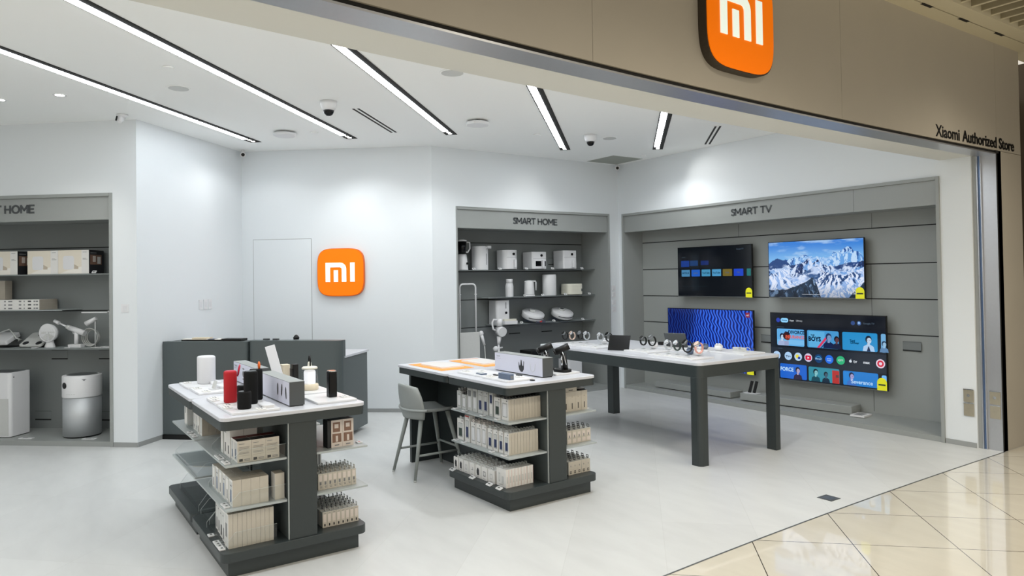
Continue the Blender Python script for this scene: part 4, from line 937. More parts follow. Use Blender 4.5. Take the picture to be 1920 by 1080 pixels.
# --- clear trays
def tray(I, a0, a1, b0, b1, z, h, label):
    t = thing('acrylic_tray', label, 'tray', I.w(a1, b0, z), I.t, 'clear acrylic trays on the island shelves')
    W_, D_ = a1 - a0, b1 - b0; prof = [(0, 0), (0, h * .35), (.055, h), (D_, h * 1.04), (D_, 0)]
    for x in (0, W_ - .002):
        m = MB(); vs = [(x, y, zz) for y, zz in prof] + [(x + .002, y, zz) for y, zz in prof]; n = 5
        m.add(vs, [tuple(range(n)), tuple(range(n, 2 * n))[::-1]] + [(i, i + n, (i + 1) % n + n, (i + 1) % n) for i in range(n)]); sd = m.build('side_panel', 'acrylic', t)
        m = MB(); m.tube([(x + .001, y, zz) for y, zz in prof[:4]], .0011, 0, 4); m.build('edge_highlight', 'acredge', sd)  # pale tube added to paint the highlight along the edge
    m = MB(); m.box(.002, 0, 0, W_ - .002, .002, h * .35); m.build('front_lip', 'acrylic', t)
    if 'empty' in label: m = MB(); m.box(.002, .002, 0.0, W_ - .002, D_, .0015); m.build('tray_floor', 'acrylic', t)
tray(I1, .050, .56, .070, .385, z1 - .0, .075, 'clear tray around the barcode cartons, upper left shelf of nearest island')
tray(I1, .056, .62, .060, .385, z2 - .0, .085, 'clear tray around the beige cartons, middle left shelf of nearest island')
tray(I1, .062, .56, .035, .33, z3 - .0, .095, 'clear tray around the thin cartons on the base of nearest island')
tray(I1, 1.12, 1.40, .070, .385, z1, .075, 'clear tray around the two-panel cartons, far upper left shelf')
tray(I1, .90, 1.70, .045, .385, z2, .085, 'empty clear tray on the far middle left shelf of nearest island')
tray(I1, .93, 1.60, .06, .385, z3, .11, 'empty clear tray on the far base of nearest island')
tray(I1, .60, .86, .060, .385, z3, .095, 'empty clear tray in the middle of the base, nearest island')
# --- nearest island, right side
pic2 = [(0, 0, 1, 1, 'skin'), (.06, .52, .94, .97, 'skin'), (.2, .56, .85, .92, 'brown'), (.35, .7, .7, .85, 'skin'), (.1, .18, .9, .5, 'brown'), (.4, .2, .6, .42, 'skin'), (.3, .06, .7, .1, 'ink')]
queue(I1, .090, .170, .833, z1, 2, .074, pack('product_box', .08, .074, .172, 'inkd', blank, pic2, right=True), ('brown photo-printed carton on the upper right shelf of nearest island, outer one', 'brown photo-printed carton on the upper right shelf, inner one'), 'photo cartons on the upper right shelf', right=True)
queue(I1, .090, .170, .681, z1, 1, .022, pack('product_box', .08, .022, .172, 'inkd', blank, blank, right=True), ('slim black carton between photo cartons and spine, upper right shelf', ''), 'photo cartons on the upper right shelf', right=True)
sp_ = [(0, 0, 1, 1, 'kraft'), (.2, .55, .8, .9, 'skin'), (.3, .3, .7, .5, 'ink'), (.2, .12, .6, .16, 'ink'), (.2, .2, .7, .23, 'ink')]
for k in range(4):
    o = pack('accessory_box', .046, .030, .100, 'cardg', [(.2, .1, .8, .9, 'card')], sp_, ('kraft' if k == 0 else 'cardg', .024, .016), right=True)
    queue(I1, .095 + k * .052, .141 + k * .052, .848, z2, 8, .030, o, ('hanging-tab carton on the middle right shelf, ' + ['near', 'second', 'third', 'back'][k] + ' row, outermost', 'hanging-tab carton on the middle right shelf, ' + ['near', 'second', 'third', 'back'][k] + ' row'), 'hanging-tab cartons, middle right shelf of nearest island', right=True)
sp_ = [(0, 0, 1, 1, 'kraft'), (.2, .35, .8, .85, 'skin'), (.35, .08, .65, .24, 'inkd'), (.2, .9, .8, .93, 'ink')]
for k in range(6):
    o = pack('accessory_box', .046, .0285, .096, 'cardg', [(.2, .1, .8, .9, 'card')], sp_, ('ink' if k % 2 else 'cardg', .022, .016), right=True)
    queue(I1, .095 + k * .052, .141 + k * .052, .862, z3, 8, .0285, o, ('tab carton on the right base of nearest island, ' + ['nearest', 'second', 'third', 'fourth', 'fifth', 'farthest'][k] + ' row, outermost', 'tab carton on the right base of nearest island, ' + ['nearest', 'second', 'third', 'fourth', 'fifth', 'farthest'][k] + ' row'), 'tab cartons on the right base of nearest island', right=True)
for k in range(5):
    queue(I1, .60, .68, .80 - k * .034, z2, 1, .03, pack('accessory_box', .08, .030, .150, 'black' if k % 2 else 'cardg', [(.2, .1, .8, .9, 'inkd')], [(.3, .2, .7, .8, 'ink')], right=True), ('slim upright pack deep on the middle right shelf, ' + ['outermost', 'second', 'third', 'fourth', 'innermost'][k] + ' of five', ''), 'slim packs deep on the middle right shelf', right=True)
# ================= middle island, left side
tabw = ('cardg', .028, .014); tabk = ('black', .028, .014)
def col(I, a0, a1, h, n, d, b, z, base, front, side, tab, lab, group, top=None):
    queue(I, a0, a1, b, z, n, d, pack('phone_case_box', a1 - a0, d, h, base, front, side, tab, top), (lab + ', front one', lab + ', one of those behind'), group)
G = 'phone case packs, upper shelf of middle island'; up = 'upper shelf of middle island'
sk = [(0, 0, 1, 1, 'kraft'), (.88, .05, .97, .95, 'kraftd')]
col(I2, .106, .200, .158, 11, .0262, .085, z1, 'card', win('white'), sk, tabk, 'white-window case pack at near end, ' + up, G)
col(I2, .212, .300, .158, 4, .0262, .088, z1, 'card', win('green'), sk, tabk, 'green-window case pack, second from near end, ' + up, G)
col(I2, .322, .372, .180, 3, .0262, .092, z1, 'cardg', [(.2, .55, .8, .9, 'navy'), (.2, .1, .8, .5, 'card')], (), tabw, 'slim case pack with navy top, ' + up, G)
col(I2, .386, .456, .182, 3, .0262, .092, z1, 'cardg', win('navy'), (), tabw, 'navy-window case pack, nearer of the pair, ' + up, G)
col(I2, .464, .534, .182, 3, .0262, .092, z1, 'cardg', win('navy'), (), tabw, 'navy-window case pack, farther of the pair, ' + up, G)
col(I2, .545, .612, .182, 3, .0262, .092, z1, 'cardg', [(.15, .08, .85, .92, 'cardg'), (.25, .15, .75, .6, 'white'), (.2, .65, .8, .9, 'ink')], (), tabw, 'grey-white case pack, nearer, ' + up, G)
col(I2, .620, .690, .182, 3, .0262, .092, z1, 'cardg', [(.15, .08, .85, .92, 'cardg'), (.25, .15, .75, .6, 'white'), (.2, .65, .8, .9, 'ink')], (), tabw, 'grey-white case pack, farther, ' + up, G)
col(I2, .700, .772, .120, 4, .0262, .090, z1, 'cardg', win('white'), (), tabk, 'short case pack, second from stool end, ' + up, G)
col(I2, .780, .846, .142, 4, .0262, .090, z1, 'cardg', win('white'), (), tabw, 'case pack at stool end, ' + up, G)
G = 'phone case packs, middle shelf of middle island'; md = 'middle shelf of middle island'
for k, (a0, a1) in enumerate(((.103, .166), (.174, .238), (.246, .312), (.320, .388))):
    col(I2, a0, a1, .162, 10 if k == 0 else 6, .0262, .083, z2, 'card', win('navy'), sk, tabw, 'navy-window pack, ' + ['nearest', 'second', 'third', 'fourth'][k] + ' of four, ' + md, G)
for k, (a0, a1) in enumerate(((.410, .478), (.486, .556), (.564, .634))):
    col(I2, a0, a1, .172, 4, .0262, .088, z2, 'card', win('white'), (), ('skin', .028, .014), 'white-window pack, ' + ['nearest', 'middle', 'farthest'][k] + ' of three, ' + md, G)
col(I2, .650, .722, .215, 2, .0262, .086, z2, 'card', win('navy') + [(.1, .93, .9, .98, 'redink')], (), None, 'tall navy-window pack with red corner, ' + md, G)
col(I2, .742, .842, .172, 2, .05, .086, z2, 'card', win('green'), [(0, 0, 1, 1, 'cardg')], tabw, 'thick pale green pack at stool end, ' + md, G)
G = 'earphone cartons on the base of middle island'
queue(I2, .112, .235, .058, z3, 9, .0268, pack('earphone_box', .123, .0268, .135, 'card', [(.2, .25, .4, .75, 'cardg'), (.27, .35, .33, .65, 'card'), (.55, .2, .78, .6, 'cardg'), (.3, .12, .7, .14, 'ink')], [(0, 0, 1, 1, 'card'), (.9, .03, .97, .97, 'pink'), (.3, .25, .7, .6, 'cardg')], tabw), ('large white earphone carton at near end of the base, middle island, front one', 'large white earphone carton in the near row on the base, middle island'), G)
blob = [(.34, .22, .68, .70, 'inkd'), (.28, .35, .40, .62, 'inkd'), (.40, .66, .60, .78, 'inkd')]
ring_ = [(.3, .3, .7, .7, 'cardg'), (.38, .38, .62, .62, 'card')]
cols3 = ((.250, .340, ring_), (.348, .432, [(.3, .3, .7, .68, 'ink'), (.38, .36, .62, .62, 'card')]), (.440, .522, blob), (.530, .606, [(.4, .45, .75, .5, 'ink'), (.65, .5, .72, .7, 'ink')]), (.614, .690, ring_), (.698, .768, blob), (.776, .846, blob))
for k, (a0, a1, f_) in enumerate(cols3):
    nm = ['second', 'third', 'fourth', 'fifth', 'sixth', 'seventh', 'last'][k]
    queue(I2, a0, a1, .050, z3, 6, .034, pack('earphone_box', a1 - a0, .034, .100, 'card', f_ + [(.3, .1, .7, .13, 'ink')], blank, tabw if k != 6 else tabk), ('white earphone carton on the base of middle island, ' + nm + ' column from near end, front one', 'white earphone carton on the base of middle island, ' + nm + ' column'), G)
# right side of the middle island
slit = [(0, 0, 1, 1, 'kraft'), (.45, .12, .58, .42, 'inkd'), (.4, .7, .6, .74, 'kraftd')]
queue(I2, .1, .2, .858, z1, 4, .0615, pack('product_box', .1, .0615, .155, 'kraft', blank, slit, right=True, top='inkd'), ('beige carton with black slit on the upper right shelf of middle island, outermost', 'beige carton with black slit on the upper right shelf of middle island'), 'slit cartons on the upper right shelf, middle island', right=True)
queue(I2, .105, .19, .752, z1 + .1552, 1, .14, pack('product_box', .085, .14, .030, 'kraft', blank, [(0, 0, 1, 1, 'kraft'), (.3, .3, .6, .5, 'inkd')], right=True), ('flat beige carton lying on top of the slit cartons', ''), 'slit cartons on the upper right shelf, middle island', right=True)
m = MB(); m.lathe([(.040, 0), (.052, .004), (.052, .010), (.046, .014)], (0, 0, 0), 0, 26); m.lathe([(.046, .0141), (.040, .018), (.005, .019)], (0, 0, 0), 1, 26)
tag(m.build('scale_disc', ['black', 'white'], None, I2.w(.15, .81, z1 + .1555), 0), 'round white disc with black rim resting on the slit cartons', 'disc')
sp_ = [(0, 0, 1, 1, 'kraft'), (.2, .5, .8, .85, 'skin'), (.4, .45, .6, .65, 'ink'), (.15, .08, .85, .35, 'skin')]
for k in range(3):
    o = pack('accessory_box', .055, .048, .105, 'cardg', [(.2, .1, .8, .9, 'card')], sp_, ('ink', .03, .018), right=True)
    queue(I2, .10 + k * .062, .155 + k * .062, .888, z2, 5, .048, o, (['near', 'second', 'back'][k] + ' row tab carton on the middle right shelf of middle island, outermost', ['near', 'second', 'back'][k] + ' row tab carton on the middle right shelf of middle island'), 'tab cartons on the middle right shelf, middle island', right=True)
sp_ = [(0, 0, 1, 1, 'kraft'), (.3, .08, .7, .28, 'inkd'), (.4, .13, .6, .23, 'kraft'), (.42, .6, .56, .72, 'ink')]
for k in range(4):
    o = pack('accessory_box', .055, .044, .102, 'cardg', [(.2, .1, .8, .9, 'card')], sp_, ('ink', .028, .018), right=True)
    queue(I2, .09 + k * .062, .145 + k * .062, .868, z3, 5, .044, o, (['nearest', 'second', 'third', 'back'][k] + ' row round-logo tab carton on the right base of middle island, outermost', ['nearest', 'second', 'third', 'back'][k] + ' row round-logo tab carton, right base of middle island'), 'round-logo tab cartons on the right base, middle island', right=True)
# ================= price tags
def price_tag(loc, rz, label, group, tilt=.35, w_=.048, d=.034, mats=('white', 'letter')):
    m = MB(); m.rbox(-w_ / 2, -d / 2, 0, w_ / 2, d / 2, .006, .004, 0, 2); o = m.build('price_tag', mats[0], None, loc); o.rotation_euler = (tilt, 0, rz)
    tag(o, label, 'price tag', group)
    m = MB(); m.box(-w_ * .36, -d * .32, .006, w_ * .36, d * .32, .0066); k = m.build('display', 'cardg', o)
    m = MB(); m.box(-w_ * .3, -d * .1, .0066, w_ * .1, d * .22, .0070); m.build('price_digits', mats[1], k); return o
g = 'price tags on the nearest island'
for a, nm in ((.10, 'nearest'), (.15, 'second'), (.19, 'third'), (.235, 'fourth'), (.38, 'fifth')): price_tag(I1.w(a, .022, z3 + .001), I1.t, 'white price tag on the base front of nearest island, ' + nm + ' from near end', g, 0.0)
for a, nm in ((.10, 'nearest'), (.155, 'second')): price_tag(I1.w(a, .050, z2 + .001), I1.t, 'price tag on the middle left shelf edge of nearest island, ' + nm, g, 0)
for a, nm in ((.085, 'nearest'), (.135, 'second'), (.23, 'third'), (.27, 'fourth'), (.31, 'fifth')): price_tag(I1.w(a, .050, z1 + .001), I1.t, 'price tag on the upper left shelf edge of nearest island, ' + nm, g, 0)
for a, nm in ((1.0, 'nearest'), (1.08, 'second'), (1.17, 'third')): price_tag(I1.w(a, .052, z1 + .001), I1.t, 'price tag on the far upper left shelf edge, ' + nm, g, 0)
price_tag(I1.w(.12, .882, z1 + .001), I1.t, 'price tag at the outer edge of the upper right shelf, nearest island', g, 0, mats=('white', 'redink'))
g = 'price tags on the middle island'
for a, nm in ((.13, 'nearest'), (.26, 'second'), (.50, 'third'), (.80, 'farthest')): price_tag(I2.w(a, .010, z3 + .004), I2.t, 'white price tag on the base front of middle island, ' + nm, g, .30, .06, .034)
for a, nm in ((.12, 'nearest'), (.28, 'second'), (.68, 'third'), (.80, 'farthest')): price_tag(I2.w(a, .048, z2 + .001), I2.t, 'price tag on the middle shelf edge of middle island, ' + nm, g, 0)
for a, nm in ((.20, 'nearest'), (.40, 'second'), (.66, 'third'), (.80, 'farthest')): price_tag(I2.w(a, .048, z1 + .001), I2.t, 'price tag on the upper shelf edge of middle island, ' + nm, g, 0)
price_tag(I2.w(.13, .868, z1 + .001), I2.t, 'price tag on the upper right shelf edge of middle island', g, 0)
# ================================================================ things on the island tops
def put(I, a, b, z, name, label, cat, rz=0.0, group=None): return thing(name, label, cat, I.w(a, b, z), I.t + rz, group)
def plate(I, a0, a1, b0, b1, label, h=.014, z=ZT):
    m = MB(); m.rbox(0, 0, 0, a1 - a0, b1 - b0, h, .012, 0, 3)
    return tag(m.build('display_tray', 'white', None, I.w(a1, b0, z + .0003), I.t, bevel=.002), label, 'tray', 'white display trays')
TR = ZT + .0146
plate(I1, 1.36, 1.69, .07, .34, 'white display tray under the white speaker, nearest island')
plate(I1, 1.00, 1.33, .08, .36, 'white display tray with small card stand, nearest island, left side')
plate(I1, .47, .77, .08, .36, 'white display tray under the red speaker')
plate(I1, .06, .44, .075, .36, 'white display tray under the short black speaker at the near corner')
plate(I1, .09, .45, .60, .862, 'white display tray under the black tower at the right edge of nearest island')
plate(I1, .50, .84, .60, .862, 'white display tray under the lantern')
plate(I1, 1.0, 1.50, .60, .862, 'white display tray far right on nearest island')
def card(I, a, b, z, label, w_=.075, d=.05, ink='ink', rz=0, group='info cards on the nearest island'):
    m = MB(); m.rbox(-w_ / 2, -d / 2, 0, w_ / 2, d / 2, .005, .006, 0, 2); m.box(-w_ * .3, -d * .25, .005, w_ * .15, -d * .1, .0053, 1); m.box(-w_ * .3, .0, .005, w_ * .3, d * .2, .0053, 1)
    return tag(m.build('info_card', ['card', ink], None, I.w(a, b, z), I.t + rz), label, 'card', group)
for a, b, lb in ((1.62, .12, 'info card at the far left corner of nearest island'), (1.25, .12, 'info card left on the card-stand tray'), (1.06, .14, 'info card right on the card-stand tray'), (.71, .12, 'info card left of the red speaker'), (.61, .10, 'info card in front of the red speaker'), (.36, .125, 'info card left of the short black speaker'), (.27, .10, 'info card just in front of the short black speaker'), (.10, .25, 'info card right of the short black speaker'), (.20, .82, 'small white card behind the black tower')):
    card(I1, a, b, TR + .0002, lb)
t = put(I1, 1.13, .20, TR, 'card_stand', 'small tilted grey sign on a white foot on the left side of nearest island', 'sign', .1)
m = MB(); m.box(-.035, -.02, 0, .035, .03, .006); m.build('foot', 'white', t); m = MB(); m.X = Matrix.Rotation(math.radians(-18), 4, 'X'); m.box(-.032, -.002, .004, .032, .002, .062, 0); m.build('panel', 'cardg', t)
for (a, b, lb) in ((1.45, .28, 'white charging puck behind the white speaker'), (1.20, .28, 'flat white adapter on the card-stand tray'), (.16, .30, 'white power bank at the near end of nearest island')):
    m = MB(); m.rbox(-.07, -.035, 0, .07, .035, .018, .015, 0, 4); m.box(-.02, -.036, .006, .04, -.0345, .010, 1) if 'bank' in lb else None
    tag(m.build('power_bank', ['white', 'ink'], None, I1.w(a, b, TR), I1.t, bevel=.003), lb, 'power bank')
def rounded_column(name, label, I, a, b, z, sx, sy, h, r, mat, rim=None, rz=0, sub=None):
    t = put(I, a, b, z, name, label, 'speaker', rz)
    m = MB(); P = rrect(-sx / 2, -sy / 2, sx / 2, sy / 2, r, 6); n = len(P); vs = []; lev = [(.92, 0), (1, .006), (1, h - .012), (.97, h - .004), (.88, h)]
    for k, zz in lev: vs += [(x * k, y * k, zz) for x, y in P]
    fs = [tuple(range(n))[::-1], tuple(range((len(lev) - 1) * n, len(lev) * n))]
    for q_ in range(len(lev) - 1): fs += [(q_ * n + i, q_ * n + (i + 1) % n, (q_ + 1) * n + (i + 1) % n, (q_ + 1) * n + i) for i in range(n)]
    m.add(vs, fs, 0, True); m.s[0] = m.s[1] = False; m.build('grille_body', mat, t)
    if rim:
        m = MB(); m.prism([(x * .80, y * .80) for x, y in P], h, h + .002); m.build('top_plate', rim, t)
    return t
rounded_column('smart_speaker', 'tall white rounded speaker at the far left of nearest island', I1, 1.52, .235, TR, .150, .125, .205, .06, 'whitem')
t = rounded_column('portable_speaker', 'red portable speaker standing upright on nearest island', I1, .475, .165, TR, .076, .076, .198, .028, 'redfab', 'red')
m = MB(); m.tube([(.0, .045, .16), (-.012, .055, .21), (-.004, .06, .232), (.010, .056, .225), (.008, .046, .17)], .005, 0, 6); m.build('strap', 'red', t)
t = rounded_column('portable_speaker', 'tall black rounded speaker just right of the red one', I1, .335, .255, TR, .082, .082, .203, .036, 'blackfab', 'blackgl')
t = rounded_column('portable_speaker', 'tall black speaker with orange strap behind the other black one', I1, .475, .325, TR, .080, .080, .198, .035, 'blackfab', 'blackgl')
m = MB(); m.tube([(.0, .02, .195), (-.012, .02, .225), (.0, .02, .24), (.012, .02, .225), (.004, .02, .197)], .006, 0, 8); m.build('strap', 'orange', t)
rounded_column('portable_speaker', 'short black cylindrical speaker at the near left corner of nearest island', I1, .175, .175, TR, .080, .080, .104, .039, 'blackfab', 'blackgl')
rounded_column('portable_speaker', 'small black cylindrical speaker half hidden behind the red one', I1, .62, .275, TR, .070, .070, .080, .034, 'blackfab', 'blackgl')
def header_box(I, a0, a1, b0, b1, label, word, kind):
    t = put(I, a1, b0, ZT + .0003, 'product_banner_box', label, 'display box')
    W_, D_ = a1 - a0, b1 - b0
    m = MB(); m.box(.006, .008, 0, W_ - .006, D_ - .006, .006, 1); m.box(0, 0, .006, W_, D_, .152, 0); m.build('box', ['letter', 'black'], t, bevel=.001)
    m = MB(); m.box(.003, -.0015, .008, W_ - .003, 0, .150); p = m.build('front_panel', pmat('banner_paper', (206, 208, 222), .5), t)
    m = MB(); m.box(0, 0, .1521, W_, D_, .1531); m.build('top_panel', 'unit', t)
    text('banner_lettering', word, .020, 'ink', p, (.03, -.0022, .126), (math.radians(90), 0, 0), 0, .0002, 'LEFT')
    text('banner_caption', 'Enjoy the sound', .009, 'ink', p, (.03, -.0022, .107), (math.radians(90), 0, 0), 0, 0, 'LEFT')
    m = MB(); y = -.0022
    def pl_(pts, mi): m.poly3([(x, y, z) for x, z in pts], mi)
    if kind == 'buds':
        for cx, cz, sx, sz, tl in ((.43, .085, .016, .040, 0), (.515, .088, .013, .040, .15), (.60, .078, .014, .038, -.2)):
            P = [(cx + sx * math.cos(a_) + tl * sz * math.sin(a_), cz + sz * math.sin(a_)) for a_ in [i * math.pi / 8 for i in range(16)]]; pl_(P, 0)
            pl_([(x + .006, z) for x, z in [(cx + .4 * sx * math.cos(a_), cz + .8 * sz * math.sin(a_)) for a_ in [i * math.pi / 8 for i in range(16)]]], 1)
        m.build('earbud_print', ['inkd', 'ink'], p)
    elif kind == 'lens':
        for cz, sx, sz in ((.118, .030, .006), (.080, .034, .024), (.040, .030, .006)):
            pl_([(.30 + sx * math.cos(a_), cz + sz * math.sin(a_)) for a_ in [i * math.pi / 10 for i in range(20)]], 0)
        m.build('bracelet_print', ['ink'], p)
    else:
        pl_([(.355, .035), (.375, .022), (.40, .024), (.415, .045), (.42, .105), (.412, .112), (.408, .070), (.395, .075), (.385, .118), (.375, .120), (.368, .075), (.358, .070), (.350, .100), (.344, .098), (.345, .060)], 0)
        m.build('earphone_print', 'inkd', p); m = MB(); m.tube([(.50, y, .10), (.505, y, .05), (.53, y, .035), (.56, y, .05), (.565, y, .10)], .0015, 0, 4); m.build('earphone_print', 'cardg', p)
    return t
header_box(I1, .132, .80, .435, .530, 'grey banner box printed with earbuds, nearest the camera on nearest island', 'Audio', 'buds')
header_box(I1, .99, 1.64, .465, .555, 'grey banner box printed with a bracelet, farther back on nearest island', 'Wearable', 'lens')
header_box(I2, .146, .806, .446, .549, 'grey banner box printed with earphones on the middle island', 'Sound', 'hooks')
t = put(I1, 1.22, .70, TR + .002, 'tablet_stand', 'thin white slab leaning back behind the banner boxes', 'tablet', math.radians(72))
m = MB(); m.X = Matrix.Rotation(math.radians(-15), 4, 'Y') @ Matrix.Rotation(math.radians(-12), 4, 'X') ; m.rbox(-.037, -.004, .024, .037, .004, .285, .003, 0, 2); m.build('slab', 'whitem', t, bevel=.002)
m = MB(); m.box(-.05, -.05, 0, .05, .05, .008); m.build('foot', 'white', t)
m = MB(); m.rbox(-.038, -.03, 0, .038, .03, .115, .008, 0, 3); m.box(-.036, -.0315, .01, .036, -.0295, .045, 1); tag(m.build('gift_box', ['cream', 'offw'], None, I1.w(1.33, .775, TR), I1.t), 'cream box behind the banner, left of the slim black speaker', 'box')
t = put(I1, 1.21, .815, TR, 'tower_speaker', 'slim black two-step block beside the cream box', 'speaker'); m = MB(); m.rbox(-.028, -.02, 0, .028, .02, .125, .006, 0, 3); m.build('body', 'black', t); m = MB(); m.rbox(-.022, -.034, 0, .034, -.0205, .095, .004, 0, 3); m.build('front_block', 'black', t)
# lantern
t = put(I1, .665, .745, TR, 'camping_lantern', 'cream lantern with clear cover and black handle on nearest island', 'lantern')
m = MB(); m.lathe([(.056, 0), (.060, .004), (.060, .036), (.056, .040), (.02, .042)], (0, 0, 0), 0, 36); m.build('base', 'cream', t)
m = MB(); m.lathe([(.038, .041), (.040, .05), (.040, .125), (.036, .135), (.01, .138)], (0, 0, 0), 0, 30); m.build('diffuser', 'lantern', t)
m = MB(); m.lathe([(.058, .041), (.050, .148)], (0, 0, 0), 0, 36, cap=False); m.build('clear_cover', 'glass', t)
m = MB(); m.lathe([(.054, .146), (.054, .156), (.046, .162), (.014, .166), (.012, .190), (.008, .196), (.001, .197)], (0, 0, 0), 0, 32); m.build('cap', 'offw', t)
m = MB(); m.tube([(-.012, 0, .180), (-.014, 0, .215), (-.006, 0, .238), (.006, 0, .238), (.014, 0, .212), (.016, 0, .168)], .005, 0, 8); m.build('handle', 'black', t)
t = put(I1, .262, .755, TR, 'tower_speaker', 'black tower with silver button ring on top, near right edge of nearest island', 'speaker'); m = MB(); m.rbox(-.031, -.028, 0, .031, .028, .168, .012, 0, 4); m.build('body', 'blackgl', t, bevel=.002); m = MB(); m.rbox(-.026, -.024, .168, .026, .024, .173, .010, 0, 4); m.build('top_ring', 'chrome', t)
# middle island top
def mat_(a0, a1, b0, b1, label):
    m = MB(); m.box(0, 0, 0, a1 - a0, b1 - b0, .0025); tag(m.build('desk_mat', 'oranged', None, I2.w(a1, b0, ZT + .0003), I2.t), label, 'mat', 'orange mats on the desk end')
def book(a0, a1, b0, b1, label):
    t = thing('brochure', label, 'booklet', I2.w(a1, b0, ZT + .0031), I2.t + .01)
    m = MB(); m.rbox(0, 0, 0, a1 - a0, b1 - b0, .010, .03, 0, 4); m.build('pages', 'paper', t); m = MB(); m.rbox(.0, .0, .010, a1 - a0, b1 - b0, .012, .03, 0, 4); m.build('cover', pmat('grey_cover', (206, 203, 200), .5), t)
mat_(1.06, 1.66, .07, .40, 'orange mat at the left side of the desk end, middle island'); book(1.16, 1.56, .13, .37, 'white booklet lying on the left orange mat')
mat_(1.04, 1.66, .50, .82, 'orange mat at the right side of the desk end, middle island'); book(1.14, 1.54, .55, .79, 'white booklet lying on the right orange mat')
plate(I2, .50, .86, .10, .34, 'white display tray left of the blue box, middle island'); plate(I2, .12, .47, .085, .345, 'white display tray under the blue-grey box, middle island'); plate(I2, .17, .47, .60, .850, 'white display tray under the black massage guns')
for a, b, lb in ((.80, .16, 'info card far left on the middle island tray'), (.72, .26, 'info card in the middle of the left tray, middle island'), (.40, .13, 'info card left of the blue-grey box'), (.36, .27, 'info card behind the blue-grey box'), (.22, .28, 'info card at the near banner corner, middle island')): card(I2, a, b, TR + .0002, lb, group='info cards on the middle island')
m = MB(); m.rbox(-.05, -.028, 0, .05, .028, .009, .01, 0, 3); m.box(-.035, -.018, .009, .03, .018, .0095, 1); tag(m.build('power_bank', ['blueb', 'cardg'], None, I2.w(.57, .155, TR), I2.t - .1, bevel=.002), 'flat blue-grey device on the left tray of middle island', 'power bank')
m = MB(); m.rbox(-.078, -.021, 0, .078, .021, .042, .008, 0, 3); m.box(.0785, -.012, .01, .079, .012, .03, 1); tag(m.build('power_bank', ['blueb', 'ink'], None, I2.w(.215, .145, TR), I2.t, bevel=.003), 'blue-grey block-shaped device near the counter edge, middle island', 'power bank')
for a, b, s_, lb in ((.43, .20, .03, 'tiny black gadget left of the blue-grey box'), (.30, .33, .03, 'tiny black gadget against the banner box'), (.09, .30, .02, 'tiny black gadget on the counter beside the banner')):
    m = MB(); m.rbox(-s_, -.012, 0, s_, .012, .008, .005, 0, 2); tag(m.build('gadget', 'inkd', None, I2.w(a, b, TR if a > .12 else ZT + .0005), I2.t), lb, 'gadget')
def massage_gun(a, b, label, rz):
    t = put(I2, a, b, TR, 'massage_gun', label, 'massage gun', rz)
    m = MB(); m.rbox(-.075, -.055, 0, .075, .055, .022, .05, 0, 6); m.build('dock', 'black', t, bevel=.003)
    m = MB(); m.cyl((.045, -.01, .022), (.020, -.0, .150), .017, .015); m.build('handle', 'black', t)
    m = MB(); m.cyl((.012, -.012, .022), (-.004, -.006, .150), .012, .012); m.build('chrome_strut', 'chrome', t)
    m = MB(); m.cyl((-.036, -.038, .160), (.042, .034, .208), .029, .028, n=24); m.cyl((-.048, -.050, .152), (-.036, -.038, .160), .024, .028, n=24); m.build('motor_head', 'black', t)
    m = MB(); m.cyl((-.0495, -.0515, .151), (-.048, -.050, .152), .014, n=16); m.build('nozzle', 'chrome', t)
    m = MB(); m.tube([(.026, -.03, .165), (.04, -.022, .12), (.056, -.02, .06)], .004, 0, 6); m.build('trim_line', 'chrome', t)
massage_gun(.255, .735, 'black massage gun on its dock beside the banner, nearer one', math.radians(10)); massage_gun(.43, .70, 'black massage gun half hidden behind the banner end', math.radians(10))
# ================================================================ watch table
def T_(a, b, z, name, label, cat, rz=0, group=None): return put(TB, a, b, z, name, label, cat, rz, group)
G = 'watches on the long table'
plate(TB, 1.98, 2.36, .12, .46, 'white display tray at the far left end of the long table'); plate(TB, 1.56, 1.90, .12, .50, 'white display tray left of the black tablet'); plate(TB, .86, 1.22, .20, .52, 'white display tray right of the black tablet'); plate(TB, .17, .74, .09, .40, 'white display tray at the near corner of the long table')
plate(TB, .13, .56, .76, 1.09, 'white display tray at the right end, far side, of the long table'); plate(TB, .62, .95, .80, 1.09, 'white display tray in the middle of the far side of the long table')
def watch(a, b, band, label, rz, h=.045, face='blackgl', s=1.0):
    s *= 1.3
    t = T_(a, b, TR, 'smart_watch', label, 'watch', rz, G)
    m = MB(); m.box(-.018, -.02, 0, .018, .02, .003); m.box(-.014, -.001, .003, .014, .001, h + .01); m.build('stand', 'acrylic', t)
    pts = [(0, .027 * s * math.cos(a_), h + .030 * s + .033 * s * math.sin(a_)) for a_ in [math.radians(115 + 310 * i / 18) for i in range(19)]]
    m = MB(); 
    for w_ in (-.007, 0, .007): m.tube([(x + w_, y, z) for x, y, z in pts], .0062, 0, 6)
    m.build('band', band, t)
    m = MB(); m.cyl((0, -.020 * s, h + .060 * s), (0, -.010 * s, h + .050 * s), .020 * s, .021 * s, n=22); m.build('case', 'steeldk' if face == 'blackgl' else 'chrome', t)
    m = MB(); m.cyl((0, -.0215 * s, h + .0615 * s), (0, -.020 * s, h + .060 * s), .0175 * s, n=22); m.build('dial', face, t)
W_ = math.radians(-12)
watch(2.22, .20, 'black', 'dark smart watch, leftmost of the four at the far left end', W_); watch(2.20, .29, 'gold', 'rose-gold smart watch at the far left end', W_, face='gold'); watch(2.16, .38, 'black', 'black smart watch, third at the far left end', math.radians(-72)); watch(2.07, .40, 'silver', 'silver smart watch, rightmost of the far left group', W_, face='silver')
watch(1.80, .38, 'silver', 'silver smart watch left of the black one beside the tablet', W_, face='silver'); watch(1.70, .42, 'black', 'black smart watch just left of the black tablet', W_, s=1.1)
